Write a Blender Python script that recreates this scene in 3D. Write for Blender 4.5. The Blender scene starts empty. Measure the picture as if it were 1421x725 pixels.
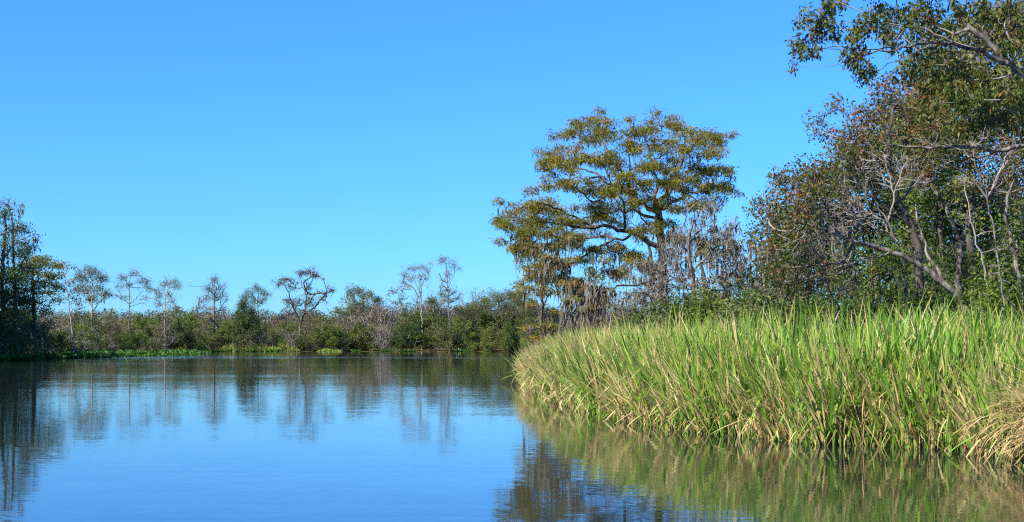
import bpy, math
import numpy as np

# ------------------------------------------------------------------ camera, sky, sun, exposure
scene = bpy.context.scene
col = scene.collection
F = 1974.0            # focal length in photo pixels (1421 wide)
CX, HY, CH = 710.5, 478.0, 1.6   # principal column, horizon row, eye height above the water
cam_d = bpy.data.cameras.new('camera')
cam = bpy.data.objects.new('camera', cam_d); col.objects.link(cam)
cam_d.sensor_width = 36.0
cam_d.lens = 36.0 * F / 1421.0
cam_d.shift_y = (HY - 362.5) / 1421.0
cam_d.clip_start = 0.1; cam_d.clip_end = 6000.0
cam.location = (0, 0, CH); cam.rotation_euler = (math.radians(90), 0, 0)
scene.camera = cam

SUN_EL, SUN_AZ = 40.0, -128.0     # azimuth clockwise from the view direction (+Y)
world = bpy.data.worlds.new('World'); scene.world = world; world.use_nodes = True
nt = world.node_tree
sky = nt.nodes.new('ShaderNodeTexSky'); sky.sky_type = 'NISHITA'; sky.sun_disc = False
sky.sun_elevation = math.radians(SUN_EL); sky.sun_rotation = math.radians(SUN_AZ)
sky.altitude = 3000.0; sky.air_density = 2.0; sky.dust_density = 0.0; sky.ozone_density = 10.0
tint = nt.nodes.new('ShaderNodeVectorMath'); tint.operation = 'MULTIPLY'
tint.inputs[1].default_value = (0.315, 0.70, 1.25)      # the photograph's cool, saturated blue, evenly over the whole sky
nt.links.new(sky.outputs[0], tint.inputs[0])
bg = nt.nodes['Background']; bg.inputs[1].default_value = 0.0707
nt.links.new(tint.outputs[0], bg.inputs[0])

sun_d = bpy.data.lights.new('sun', 'SUN'); sun_d.energy = 5.0; sun_d.angle = math.radians(0.5)
sun_d.color = (1.0, 0.92, 0.79)
sun = bpy.data.objects.new('sun', sun_d); col.objects.link(sun)
sun.rotation_euler = (math.radians(90 - SUN_EL), 0, math.radians(-SUN_AZ + 180))

vs = scene.view_settings
vs.view_transform = 'Standard'; vs.look = 'None'; vs.gamma = 1.0; vs.exposure = 1.5
vs.use_curve_mapping = False
scene.cycles.max_bounces = 6; scene.cycles.diffuse_bounces = 3; scene.cycles.glossy_bounces = 3
scene.cycles.transmission_bounces = 3; scene.cycles.transparent_max_bounces = 4
scene.cycles.use_denoising = False; scene.cycles.filter_width = 1.2
scene.cycles.sample_clamp_indirect = 6.0

# ------------------------------------------------------------------ helpers
def W(px, py, d):
    return np.array([(px - CX) / F * d, d, CH + (HY - py) / F * d])

def norm(v):
    return v / np.maximum(np.linalg.norm(v, axis=-1, keepdims=True), 1e-9)

def tag(o, label=None, cat=None, group=None, kind=None):
    if label: o['label'] = label
    if cat: o['category'] = cat
    if group: o['group'] = group
    if kind: o['kind'] = kind
    return o

def make_mesh(name, V, quads=None, tris=None, mat=None, tint=None, smooth=False):
    me = bpy.data.meshes.new(name)
    V = np.asarray(V, np.float32)
    nq = 0 if quads is None else len(quads); ntr = 0 if tris is None else len(tris)
    me.vertices.add(len(V)); me.vertices.foreach_set('co', V.ravel())
    loops = []
    if nq: loops.append(np.asarray(quads, np.int32).ravel())
    if ntr: loops.append(np.asarray(tris, np.int32).ravel())
    loops = np.concatenate(loops)
    me.loops.add(len(loops)); me.loops.foreach_set('vertex_index', loops)
    st = np.concatenate([np.arange(nq) * 4, nq * 4 + np.arange(ntr) * 3]).astype(np.int32)
    me.polygons.add(nq + ntr); me.polygons.foreach_set('loop_start', st)
    if smooth: me.polygons.foreach_set('use_smooth', np.ones(nq + ntr, bool))
    if tint is not None:
        a = me.attributes.new('tint', 'FLOAT', 'POINT'); a.data.foreach_set('value', np.asarray(tint, np.float32))
    me.update(calc_edges=True)
    if mat: me.materials.append(mat)
    return me

def add(name, me, parent=None, loc=None):
    o = bpy.data.objects.new(name, me); col.objects.link(o)
    if parent: o.parent = parent
    if loc is not None: o.location = [float(c) for c in loc]
    return o

def copy_tree(o, loc, rz, s, parent=None):
    c = o.copy(); col.objects.link(c); c.parent = parent
    if parent is None:
        c.location = [float(v) for v in loc]; c.rotation_euler = (0, 0, rz); c.scale = s
    for ch in o.children: copy_tree(ch, None, 0, None, c)
    return c

# ------------------------------------------------------------------ materials
ALBEDO = 0.76
def new_mat(name):
    m = bpy.data.materials.new(name); m.use_nodes = True
    return m, m.node_tree, m.node_tree.nodes['Principled BSDF']

def ramp(nt, stops):
    r = nt.nodes.new('ShaderNodeValToRGB'); e = r.color_ramp.elements
    while len(e) < len(stops): e.new(0.5)
    for el, (p, c) in zip(e, stops): el.position = p; el.color = (*[v * ALBEDO for v in c], 1)
    return r

def leaf_mat(name, stops, transl=0.3, rough=0.5, spec=0.3, vary=0.0):
    m, nt, b = new_mat(name)
    at = nt.nodes.new('ShaderNodeAttribute'); at.attribute_name = 'tint'
    r = ramp(nt, stops)
    oi = nt.nodes.new('ShaderNodeObjectInfo'); ma = nt.nodes.new('ShaderNodeMath'); ma.operation = 'MULTIPLY_ADD'   # each plant its own hue
    nt.links.new(oi.outputs['Random'], ma.inputs[0]); ma.inputs[1].default_value = vary; ma.inputs[2].default_value = -vary / 2
    ad = nt.nodes.new('ShaderNodeMath'); nt.links.new(at.outputs['Fac'], ad.inputs[0]); nt.links.new(ma.outputs[0], ad.inputs[1])
    nt.links.new(ad.outputs[0], r.inputs[0])
    nt.links.new(r.outputs[0], b.inputs['Base Color'])
    b.inputs['Roughness'].default_value = rough; b.inputs['Specular IOR Level'].default_value = spec
    t = nt.nodes.new('ShaderNodeBsdfTranslucent'); nt.links.new(r.outputs[0], t.inputs[0])
    mx = nt.nodes.new('ShaderNodeMixShader'); mx.inputs[0].default_value = transl
    nt.links.new(b.outputs[0], mx.inputs[1]); nt.links.new(t.outputs[0], mx.inputs[2])
    nt.links.new(mx.outputs[0], nt.nodes['Material Output'].inputs[0])
    return m

def bark_mat(name, c0, c1, scale=6.0, lo=0.35, hi=0.65):
    m, nt, b = new_mat(name)
    tc = nt.nodes.new('ShaderNodeTexCoord')
    mp = nt.nodes.new('ShaderNodeMapping'); mp.inputs['Scale'].default_value = (1, 1, 0.35)
    n = nt.nodes.new('ShaderNodeTexNoise'); n.inputs['Scale'].default_value = scale; n.inputs['Detail'].default_value = 6
    n.inputs['Roughness'].default_value = 0.7
    nt.links.new(tc.outputs['Object'], mp.inputs[0]); nt.links.new(mp.outputs[0], n.inputs['Vector'])
    r = ramp(nt, [(lo, c0), (hi, c1)]); nt.links.new(n.outputs[0], r.inputs[0])
    nt.links.new(r.outputs[0], b.inputs['Base Color']); b.inputs['Roughness'].default_value = 0.9
    b.inputs['Specular IOR Level'].default_value = 0.1
    bp = nt.nodes.new('ShaderNodeBump'); bp.inputs['Strength'].default_value = 0.6; bp.inputs['Distance'].default_value = 0.03
    nt.links.new(n.outputs[0], bp.inputs['Height']); nt.links.new(bp.outputs[0], b.inputs['Normal'])
    return m

M = {}
M['bark_cypress'] = bark_mat('cypress_bark', (0.045, 0.034, 0.027), (0.19, 0.15, 0.12), 7, 0.42, 0.62)
M['bark_grey'] = bark_mat('lichen_grey_bark', (0.05, 0.044, 0.038), (0.26, 0.24, 0.215), 9, 0.42, 0.62)
M['bark_pale'] = bark_mat('pale_bark', (0.17, 0.15, 0.135), (0.37, 0.34, 0.30), 5)
M['bark_dark'] = bark_mat('dark_bark', (0.035, 0.03, 0.025), (0.13, 0.115, 0.10), 7)
M['twig_grey'] = bark_mat('grey_twigs', (0.13, 0.115, 0.105), (0.31, 0.285, 0.265), 3)
M['twig_brown'] = bark_mat('brown_twigs', (0.07, 0.052, 0.046), (0.18, 0.145, 0.13), 3)
M['needle'] = leaf_mat('cypress_needles', [(0, (0.08, 0.11, 0.015)), (0.35, (0.215, 0.22, 0.024)), (0.65, (0.32, 0.24, 0.032)), (0.88, (0.27, 0.13, 0.035)), (1, (0.19, 0.07, 0.035))], 0.45, 0.5, 0.15)
M['leaf_autumn'] = leaf_mat('autumn_leaves', [(0, (0.04, 0.07, 0.012)), (0.4, (0.09, 0.125, 0.02)), (0.62, (0.15, 0.125, 0.028)), (0.82, (0.165, 0.092, 0.03)), (0.97, (0.18, 0.07, 0.025)), (1, (0.38, 0.09, 0.05))], 0.38, 0.5, 0.22)
M['leaf_green'] = leaf_mat('green_leaves', [(0, (0.028, 0.06, 0.009)), (0.5, (0.075, 0.135, 0.016)), (1, (0.18, 0.23, 0.03))], 0.38, 0.5, 0.22, 0.9)
M['leaf_olive'] = leaf_mat('olive_leaves', [(0, (0.04, 0.062, 0.018)), (0.5, (0.095, 0.125, 0.03)), (1, (0.18, 0.175, 0.055))], 0.33, 0.5, 0.2, 0.9)
M['leaf_brown'] = leaf_mat('withered_leaves', [(0, (0.085, 0.06, 0.05)), (0.5, (0.155, 0.12, 0.08)), (1, (0.21, 0.20, 0.11))], 0.3, 0.6, 0.15, 0.5)
M['moss'] = leaf_mat('spanish_moss', [(0, (0.07, 0.064, 0.05)), (0.5, (0.145, 0.132, 0.10)), (1, (0.25, 0.23, 0.175))], 0.2, 0.9, 0.03)
M['reed'] = leaf_mat('reed_blades', [(0, (0.045, 0.12, 0.012)), (0.3, (0.12, 0.28, 0.026)), (0.55, (0.26, 0.395, 0.05)), (0.72, (0.48, 0.41, 0.14)), (0.88, (0.62, 0.48, 0.24)), (1, (0.38, 0.22, 0.09))], 0.32, 0.45, 0.3)
M['hyacinth'] = leaf_mat('floating_leaves', [(0, (0.02, 0.06, 0.008)), (0.6, (0.05, 0.14, 0.014)), (1, (0.11, 0.22, 0.03))], 0.25, 0.6, 0.2)
M['wood'] = leaf_mat('far_foliage', [(0, (0.045, 0.06, 0.03)), (0.5, (0.085, 0.09, 0.05)), (1, (0.13, 0.11, 0.07))], 0.2)

def ground_mat():
    m, nt, b = new_mat('leaf_litter_soil')
    tc = nt.nodes.new('ShaderNodeTexCoord')
    n = nt.nodes.new('ShaderNodeTexNoise'); n.inputs['Scale'].default_value = 0.8; n.inputs['Detail'].default_value = 10
    nt.links.new(tc.outputs['Object'], n.inputs['Vector'])
    r = ramp(nt, [(0.3, (0.035, 0.03, 0.018)), (0.55, (0.075, 0.07, 0.03)), (0.75, (0.13, 0.11, 0.06))])
    nt.links.new(n.outputs[0], r.inputs[0]); nt.links.new(r.outputs[0], b.inputs['Base Color'])
    b.inputs['Roughness'].default_value = 0.95; b.inputs['Specular IOR Level'].default_value = 0.0
    return m

def water_mat():
    m, nt, b = new_mat('river_water')
    L = nt.links
    b.inputs['Base Color'].default_value = (0.010, 0.016, 0.012, 1)
    b.inputs['Roughness'].default_value = 0.03
    b.inputs['IOR'].default_value = 1.7
    geo = nt.nodes.new('ShaderNodeNewGeometry')
    def noise(sx, sy, detail, off=0.0):
        mp = nt.nodes.new('ShaderNodeMapping'); mp.inputs['Scale'].default_value = (sx, sy, 1)
        mp.inputs['Location'].default_value = (off, off * 0.7, off * 0.3)
        L.new(geo.outputs['Position'], mp.inputs[0])
        n = nt.nodes.new('ShaderNodeTexNoise'); n.inputs['Scale'].default_value = 1.0
        n.inputs['Detail'].default_value = detail; n.inputs['Roughness'].default_value = 0.55
        L.new(mp.outputs[0], n.inputs['Vector']); return n
    def vm(op, a, bb):
        v = nt.nodes.new('ShaderNodeVectorMath'); v.operation = op
        for i, s in enumerate((a, bb)):
            if s is None: continue
            if isinstance(s, tuple): v.inputs[i].default_value = s
            else: L.new(s, v.inputs[i])
        return v.outputs[0]
    def mt(op, a, bb=None, c=None):
        v = nt.nodes.new('ShaderNodeMath'); v.operation = op
        for i, s in enumerate((a, bb, c)):
            if s is None: continue
            if isinstance(s, (int, float)): v.inputs[i].default_value = s
            else: L.new(s, v.inputs[i])
        return v.outputs[0]
    def rip(sx, sy, det, ax, ay, off):
        n = noise(sx, sy, det, off)
        return vm('MULTIPLY', vm('SUBTRACT', n.outputs['Color'], (0.5, 0.5, 0.5)), (ax, ay, 0.0))
    small = rip(7.0, 24.0, 2, 0.008, 0.030, 3.1)
    mid = rip(0.7, 3.4, 2, 0.003, 0.015, 11.7)
    swell = rip(0.10, 0.35, 1, 0.002, 0.006, 23.0)
    # breeze: patches of rougher water, and one lane of it far out across the river
    pn = noise(0.018, 0.075, 3, 5.0)
    patch = nt.nodes.new('ShaderNodeMapRange'); patch.inputs[1].default_value = 0.42; patch.inputs[2].default_value = 0.66
    patch.inputs[3].default_value = 0.55; patch.inputs[4].default_value = 1.5
    L.new(pn.outputs[0], patch.inputs[0])
    sep = nt.nodes.new('ShaderNodeSeparateXYZ'); L.new(geo.outputs['Position'], sep.inputs[0])
    wob = noise(0.03, 0.01, 2, 9.0)
    yy = mt('ADD', sep.outputs[1], mt('MULTIPLY', wob.outputs[0], 30.0))
    lane = mt('POWER', 2.718, mt('MULTIPLY', mt('POWER', mt('DIVIDE', mt('SUBTRACT', yy, 181.0), 5.0), 2.0), -1.0))
    zone = mt('MULTIPLY', mt('POWER', 2.718, mt('MULTIPLY', mt('POWER', mt('DIVIDE', mt('SUBTRACT', yy, 205.0), 75.0), 2.0), -1.0)),
              mt('SUBTRACT', 1.0, mt('MINIMUM', 1.0, mt('MAXIMUM', 0.0, mt('DIVIDE', mt('ADD', sep.outputs[0], 45.0), 35.0)))))
    amp = mt('ADD', mt('ADD', patch.outputs[0], mt('MULTIPLY', zone, 4.5)), mt('MULTIPLY', lane, 10.0))
    s = vm('ADD', vm('ADD', small, mid), swell)
    sc = nt.nodes.new('ShaderNodeVectorMath'); sc.operation = 'SCALE'; L.new(s, sc.inputs[0]); L.new(amp, sc.inputs['Scale'])
    nrm = vm('NORMALIZE', vm('ADD', sc.outputs[0], (0, 0, 1)), None)
    L.new(nrm, b.inputs['Normal'])
    return m

# ------------------------------------------------------------------ setting: terrain and water
WATER = np.array([(60, -90), (14, -60), (10.5, 0), (9.8, 12), (9.0, 19.5), (8.4, 22), (7.4, 25), (6.2, 30), (5.2, 36), (4.2, 45), (3.6, 60),
                  (4.2, 72), (4.0, 84), (4.2, 110), (4.0, 160), (4.2, 230), (5.5, 285), (2, 306), (-4, 311), (-30, 312), (-66, 304),
                  (-74, 282), (-70, 250), (-67, 225), (-62, 198), (-57, 176), (-53, 158), (-51, 143), (-49, 120), (-46, 60), (-45, -60), (-60, -90)], float)

def shore_dist(x, y):
    """signed distance to the shoreline, positive on land"""
    P = np.stack([x, y], -1); best = np.full(x.shape, 1e9); inside = np.zeros(x.shape, bool)
    n = len(WATER)
    for i in range(n):
        a, b = WATER[i], WATER[(i + 1) % n]; ab = b - a
        t = np.clip(((P - a) @ ab) / (ab @ ab), 0, 1)
        best = np.minimum(best, np.linalg.norm(P - (a + t[..., None] * ab), axis=-1))
        c = (a[1] > y) != (b[1] > y)
        xi = (b[0] - a[0]) * (y - a[1]) / (b[1] - a[1] + 1e-12) + a[0]
        inside ^= c & (x < xi)
    return np.where(inside, -best, best)

def ground_z(x, y):
    x = np.asarray(x, float); y = np.asarray(y, float)
    sd = shore_dist(x, y)
    z = np.clip(sd * 0.12, -1.5, 0.3)
    z = z + np.clip((sd - 10) * 0.03, 0, 1.0)
    return z + np.where(sd > 0.5, 0.05 * np.sin(x * 0.7) * np.sin(y * 0.5 + x * 0.2), 0)

def spaced(lo, hi, flo, fhi, step, n):
    a = np.arange(flo, fhi + 1e-6, step)
    g = np.geomspace(step, 1, n)
    left = flo - (flo - lo) * (np.geomspace(0.004, 1, n)); right = fhi + (hi - fhi) * (np.geomspace(0.004, 1, n))
    return np.concatenate([left[::-1], a, right])

gx = spaced(-2500, 2500, -90, 60, 1.25, 26); gy = spaced(-600, 4000, -20, 330, 1.6, 26)
GX, GY = np.meshgrid(gx, gy)
GZ = ground_z(GX, GY)
nx, ny = len(gx), len(gy)
idx = np.arange(nx * ny).reshape(ny, nx)
q = np.stack([idx[:-1, :-1], idx[:-1, 1:], idx[1:, 1:], idx[1:, :-1]], -1).reshape(-1, 4)
o = add('ground', make_mesh('ground', np.stack([GX, GY, GZ], -1).reshape(-1, 3), quads=q, mat=ground_mat(), smooth=True))
tag(o, 'low muddy banks with leaf litter around the river', 'ground', kind='structure')
wv = [(-130, -95, 0), (130, -95, 0), (130, 340, 0), (-130, 340, 0)]
o = add('water', make_mesh('water', wv, quads=[(0, 1, 2, 3)], mat=water_mat()))
tag(o, 'calm blue river water mirroring sky and trees', 'water', kind='structure')

# ------------------------------------------------------------------ tree growing
def resample(P, step):
    P = np.asarray(P, float); s = np.r_[0, np.cumsum(np.linalg.norm(np.diff(P, axis=0), axis=1))]
    n = max(2, int(math.ceil(s[-1] / step)) + 1); t = np.linspace(0, s[-1], n)
    # Catmull-like smoothing: linear resample, then relax
    Q = np.stack([np.interp(t, s, P[:, k]) for k in range(3)], -1)
    for _ in range(2): Q[1:-1] = 0.25 * Q[:-2] + 0.5 * Q[1:-1] + 0.25 * Q[2:]
    return Q

class Tree:
    """a skeleton: limbs laid out by hand, then twigs grown to reach a cloud of tips"""
    def __init__(s, seed):
        s.rng = np.random.default_rng(seed); s.P = []; s.par = []; s.R = []; s.limb = []; s.pl = []
    def limb_add(s, pts, r0, r1, step=0.4, wob=0.04):
        Q = resample(pts, step)
        Q[1:] += s.rng.normal(0, wob * step * 2, Q[1:].shape)
        start = -1
        if s.P:
            A = np.array(s.P); start = int(np.argmin(np.linalg.norm(A - Q[0], axis=1)))
        prev = start
        for i, p in enumerate(Q):
            if i == 0 and start >= 0: continue
            f = i / (len(Q) - 1)
            s.P.append(p); s.par.append(prev); s.R.append(r0 + (r1 - r0) * f ** 0.8); s.limb.append(True)
            s.pl.append(0 if prev < 0 else s.pl[prev] + np.linalg.norm(p - s.P[prev]))
            prev = len(s.P) - 1
    def grow(s, tips, bf=0.25, step=0.35, jit=0.15, sag=0.0, nolow=0.0):
        tips = np.asarray(tips, float); n = len(tips)
        A = np.array(s.P); PL = np.array(s.pl)
        if nolow > 0:   # keep twigs off the bare lower trunk
            zc = A[0, 2] + nolow; PLe = PL + np.where(A[:, 2] < zc, 1e3, 0)
        else: PLe = PL
        best = np.full(n, 1e9); bp = np.zeros(n, int)
        for a in range(0, len(A), 200):
            C = np.linalg.norm(tips[:, None] - A[None, a:a + 200], axis=2) + bf * PLe[None, a:a + 200]
            k = C.argmin(1); v = C[np.arange(n), k]; m = v < best; best[m] = v[m]; bp[m] = k[m] + a
        alive = np.ones(n, bool)
        for _ in range(n):
            i = int(np.argmin(np.where(alive, best, 1e18))); alive[i] = False
            pi = int(bp[i]); a = s.P[pi]; b = tips[i]; L = np.linalg.norm(b - a); k = max(1, int(round(L / step)))
            new = []
            for j in range(1, k + 1):
                f = j / k; p = a + (b - a) * f
                if j < k: p = p + s.rng.normal(0, jit * step, 3)
                p = p + np.array([0, 0, sag * L * 4 * f * (1 - f)])
                s.P.append(p); s.par.append(pi); s.R.append(0); s.limb.append(False)
                s.pl.append(s.pl[pi] + L / k); pi = len(s.P) - 1; new.append(pi)
            N = np.array([s.P[j] for j in new]); NL = np.array([s.pl[j] for j in new])
            C = np.linalg.norm(tips[:, None] - N[None], axis=2) + bf * NL[None]
            kk = C.argmin(1); v = C[np.arange(n), kk]; m = v < best; best[m] = v[m]; bp[m] = np.array(new)[kk[m]]
    def finish(s, rtip, expo=0.42, flare=0.0):
        P = np.array(s.P); par = np.array(s.par); n = len(P); limb = np.array(s.limb)
        w = np.zeros(n); nch = np.zeros(n, int)
        for i in range(n - 1, -1, -1):
            if nch[i] == 0: w[i] = 1
            if par[i] >= 0: w[par[i]] += w[i]; nch[par[i]] += 1
        r = rtip * w ** expo
        Rf = np.array(s.R); r = np.where(limb, np.maximum(Rf, 0.0), r)
        for i in range(n):
            if par[i] >= 0 and not limb[i]: r[i] = min(r[i], 0.8 * r[par[i]] if limb[par[i]] else r[par[i]])
        if flare > 0:
            z = P[:, 2] - P[0, 2]
            r = r * np.where(limb & (r > 0.3 * r[0]), 1 + flare * np.exp(-np.maximum(z, 0) / (3.5 * r[0])), 1)
        # main child
        main = np.full(n, -1)
        key = w + limb * 1e6
        for i in range(n):
            p = par[i]
            if p >= 0 and (main[p] < 0 or key[i] > key[main[p]]): main[p] = i
        for _ in range(2):
            ok = (~limb) & (main >= 0)
            Q = P.copy(); Q[ok] = 0.5 * P[ok] + 0.25 * P[par[ok]] + 0.25 * P[main[ok]]; P = Q
        s.Pn, s.r, s.parn, s.main, s.w, s.tip = P, r, par, main, w, nch == 0
        return s
    def chains(s):
        n = len(s.Pn); heads = [i for i in range(n) if s.parn[i] < 0 or s.main[s.parn[i]] != i]
        out = []
        for h in heads:
            c = [h]
            while s.main[c[-1]] >= 0: c.append(s.main[c[-1]])
            out.append((s.parn[h], c))
        return out
    def tubes(s, base, thick=0.03, sides=7):
        """meshes of (thick wood, thin twigs), relative to base"""
        res = []
        cl = s.chains()
        for cls in (0, 1):
            Ps, Rs, cid = [], [], []
            S = sides if cls == 0 else 3
            k = 0
            for p, c in cl:
                isthick = s.r[c].max() > thick
                if isthick != (cls == 0): continue
                idx = ([p] if p >= 0 else []) + list(c)
                if len(idx) < 2: continue
                pts = s.Pn[idx]; rr = s.r[idx].copy()
                if p >= 0: rr[0] = rr[1]
                rr[-1] *= 0.35
                Ps.append(pts); Rs.append(rr); cid.append(np.full(len(idx), k)); k += 1
            if not Ps: res.append(None); continue
            P = np.concatenate(Ps); R = np.concatenate(Rs); cid = np.concatenate(cid); m = len(P)
            nxt = np.minimum(np.arange(m) + 1, m - 1); prv = np.maximum(np.arange(m) - 1, 0)
            nxt = np.where(cid[nxt] == cid, nxt, np.arange(m)); prv = np.where(cid[prv] == cid, prv, np.arange(m))
            T = norm(P[nxt] - P[prv])
            ref = np.where(np.abs(T[:, 1:2]) < 0.9, np.array([[0, 1.0, 0]]), np.array([[1.0, 0, 0]]))
            U = norm(np.cross(T, ref)); Vv = np.cross(T, U)
            ang = np.arange(S) * 2 * math.pi / S
            rad = R[:, None] * (1 + (s.rng.normal(0, 0.07, (m, S)) if cls == 0 else 0))
            X = P[:, None] + rad[..., None] * (np.cos(ang)[None, :, None] * U[:, None] + np.sin(ang)[None, :, None] * Vv[:, None])
            a = np.where(cid[:-1] == cid[1:])[0]
            j = np.arange(S); j2 = (j + 1) % S
            Q = np.stack([a[:, None] * S + j, a[:, None] * S + j2, (a[:, None] + 1) * S + j2, (a[:, None] + 1) * S + j], -1).reshape(-1, 4)
            res.append((X.reshape(-1, 3) - base, Q))
        return res

def rand_dir(rng, n):
    return norm(rng.normal(size=(n, 3)))

def leaves(rng, C, n_per, spread, L, Wd, droop=0.4, flat=0.0, tint0=0.5, tvar=0.25, tclump=0.15, lvar=0.3, out=None):
    """small folded leaves around the given points: verts, tris, tint"""
    C = np.asarray(C); m = len(C)
    k = np.repeat(np.arange(m), n_per); n = len(k)
    sp = np.asarray(spread, float) * np.ones(3)
    c = C[k] + np.clip(rng.normal(size=(n, 3)), -1.5, 1.5) * sp
    D = rng.normal(size=(n, 3)); D[:, 2] *= (1 - flat); D[:, 2] -= droop
    if out is not None: D += out[k]
    D = norm(D)
    S = norm(np.cross(D, rng.normal(size=(n, 3)) + np.array([0, 0, 3.0 * flat]))); N = np.cross(D, S)
    l = L * (1 + lvar * rng.normal(size=(n, 1))).clip(0.4, 1.8); w = Wd * l / L
    b = c; t = c + D * l; a1 = c + D * l * 0.45 + S * w + N * w * 0.35; a2 = c + D * l * 0.45 - S * w + N * w * 0.35
    V = np.stack([b, a1, t, a2], 1).reshape(-1, 3)
    i = np.arange(n) * 4
    T = np.concatenate([np.stack([i, i + 1, i + 2], -1), np.stack([i, i + 2, i + 3], -1)])
    tc = rng.normal(0, tclump, m)[k]
    ti = np.clip(tint0 + tc + rng.normal(0, tvar, n), 0, 1)
    return V, T, np.repeat(ti, 4)

def moss_strands(rng, A, n_per, Lm, Wd, spread=0.12):
    """ragged hanging strips of spanish moss below anchor points"""
    A = np.asarray(A); k = np.repeat(np.arange(len(A)), n_per); n = len(k); K = 7
    c = A[k] + rng.normal(size=(n, 3)) * np.array([spread, spread, spread * 0.4])
    l = (Lm * rng.lognormal(-0.25, 0.55, len(A)))[k] * rng.uniform(0.4, 1.1, n)
    th = rng.uniform(0, math.pi, n); side = np.stack([np.cos(th), np.sin(th), 0 * th], -1)
    t = np.linspace(0, 1, K)
    wob = np.cumsum(rng.normal(0, 0.075, (n, K, 3)), 1) * l[:, None, None] * 0.6; wob[:, :, 2] *= 0.2
    X = c[:, None] + wob; X[:, :, 2] -= l[:, None] * t
    w = Wd * np.array([0.6, 1.3, 0.8, 1.0, 0.6, 0.35, 0.04])[None] * rng.uniform(0.4, 1.6, (n, 1)) * rng.uniform(0.4, 1.7, (n, K))
    V = np.stack([X - side[:, None] * w[..., None], X + side[:, None] * w[..., None]], 2).reshape(-1, 3)
    i = (np.arange(n) * K * 2)[:, None] + np.arange(K - 1) * 2
    Q = np.stack([i, i + 1, i + 3, i + 2], -1).reshape(-1, 4)
    ti = np.clip(rng.normal(0.5, 0.22, n), 0, 1)
    return V, Q, np.repeat(ti, K * 2)

def clump_points(rng, clumps, d, px2m, xc, halfw, zsq=0.9):
    """tips inside flattened ellipsoids given at photo places; each gets its own depth within the crown's round plan"""
    out, cid = [], []
    for ci, c in enumerate(clumps):
        cx, cy, rx, ry, n = c[:5]
        if len(c) > 5: dz = c[5]
        else:
            R = math.sqrt(max(0.05, 1 - min(1, abs(cx - xc) / halfw) ** 2)) * halfw * px2m * zsq
            dz = rng.uniform(-1, 1) * R
        dd = d + dz
        ctr = W(cx, cy, dd); m = dd / F
        u = rand_dir(rng, n) * rng.uniform(0, 1, (n, 1)) ** (1 / 2.2)
        out.append(ctr + u * np.array([rx * m, rx * m * 0.9, ry * m])); cid += [ci] * n
    return np.concatenate(out), np.array(cid)

def limb_px(pts, d, rng, dz=None, px2m=0.05):
    """limb in photo places with a depth swing of its own; dz = depth offset at its end"""
    pts = [tuple(p) for p in pts]
    x0, x1 = pts[0][0], pts[-1][0]
    if dz is None: dz = rng.uniform(-0.6, 0.6) * (abs(x1 - x0) + abs(pts[-1][1] - pts[0][1]) * 0.4) * px2m
    n = len(pts)
    return np.array([W(p[0], p[1], d + (dz * (i / (n - 1)) ** 1.2) + (p[2] if len(p) > 2 else 0)) for i, p in enumerate(pts)])

def build(name, label, cat, T, base, wood, twig, leafset=(), group=None, mossset=None, thick=0.03, sides=7):
    root = bpy.data.objects.new(name, None); col.objects.link(root); root.location = [float(v) for v in base]
    root.empty_display_size = 0.3
    tag(root, label, cat, group)
    a, b = T.tubes(base, thick, sides)
    if a: add('trunk', make_mesh(name + '_trunk', a[0], quads=a[1], mat=M[wood], smooth=True), root)
    if b: tag(add('twigs', make_mesh(name + '_twigs', b[0], quads=b[1], mat=M[twig]), root), kind='stuff')
    for nm, (V, Tr, ti), mat in leafset:
        tag(add(nm, make_mesh(name + '_' + nm, V - base, tris=Tr, mat=M[mat], tint=ti), root), kind='stuff')
    if mossset is not None and len(mossset[0]):
        V, Q, ti = mossset
        tag(add('moss', make_mesh(name + '_moss', V - base, quads=Q, mat=M['moss'], tint=ti), root), kind='stuff')
    return root

def merge_leaf(*sets):
    V, T, ti, o = [], [], [], 0
    for v, t, c in sets: V.append(v); T.append(t + o); ti.append(c); o += len(v)
    return np.concatenate(V), np.concatenate(T), np.concatenate(ti)

# ------------------------------------------------------------------ the great cypress behind the reeds
def crop(cx, cy): return 670 + cx / 2.132, 140 + cy / 2.132

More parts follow.
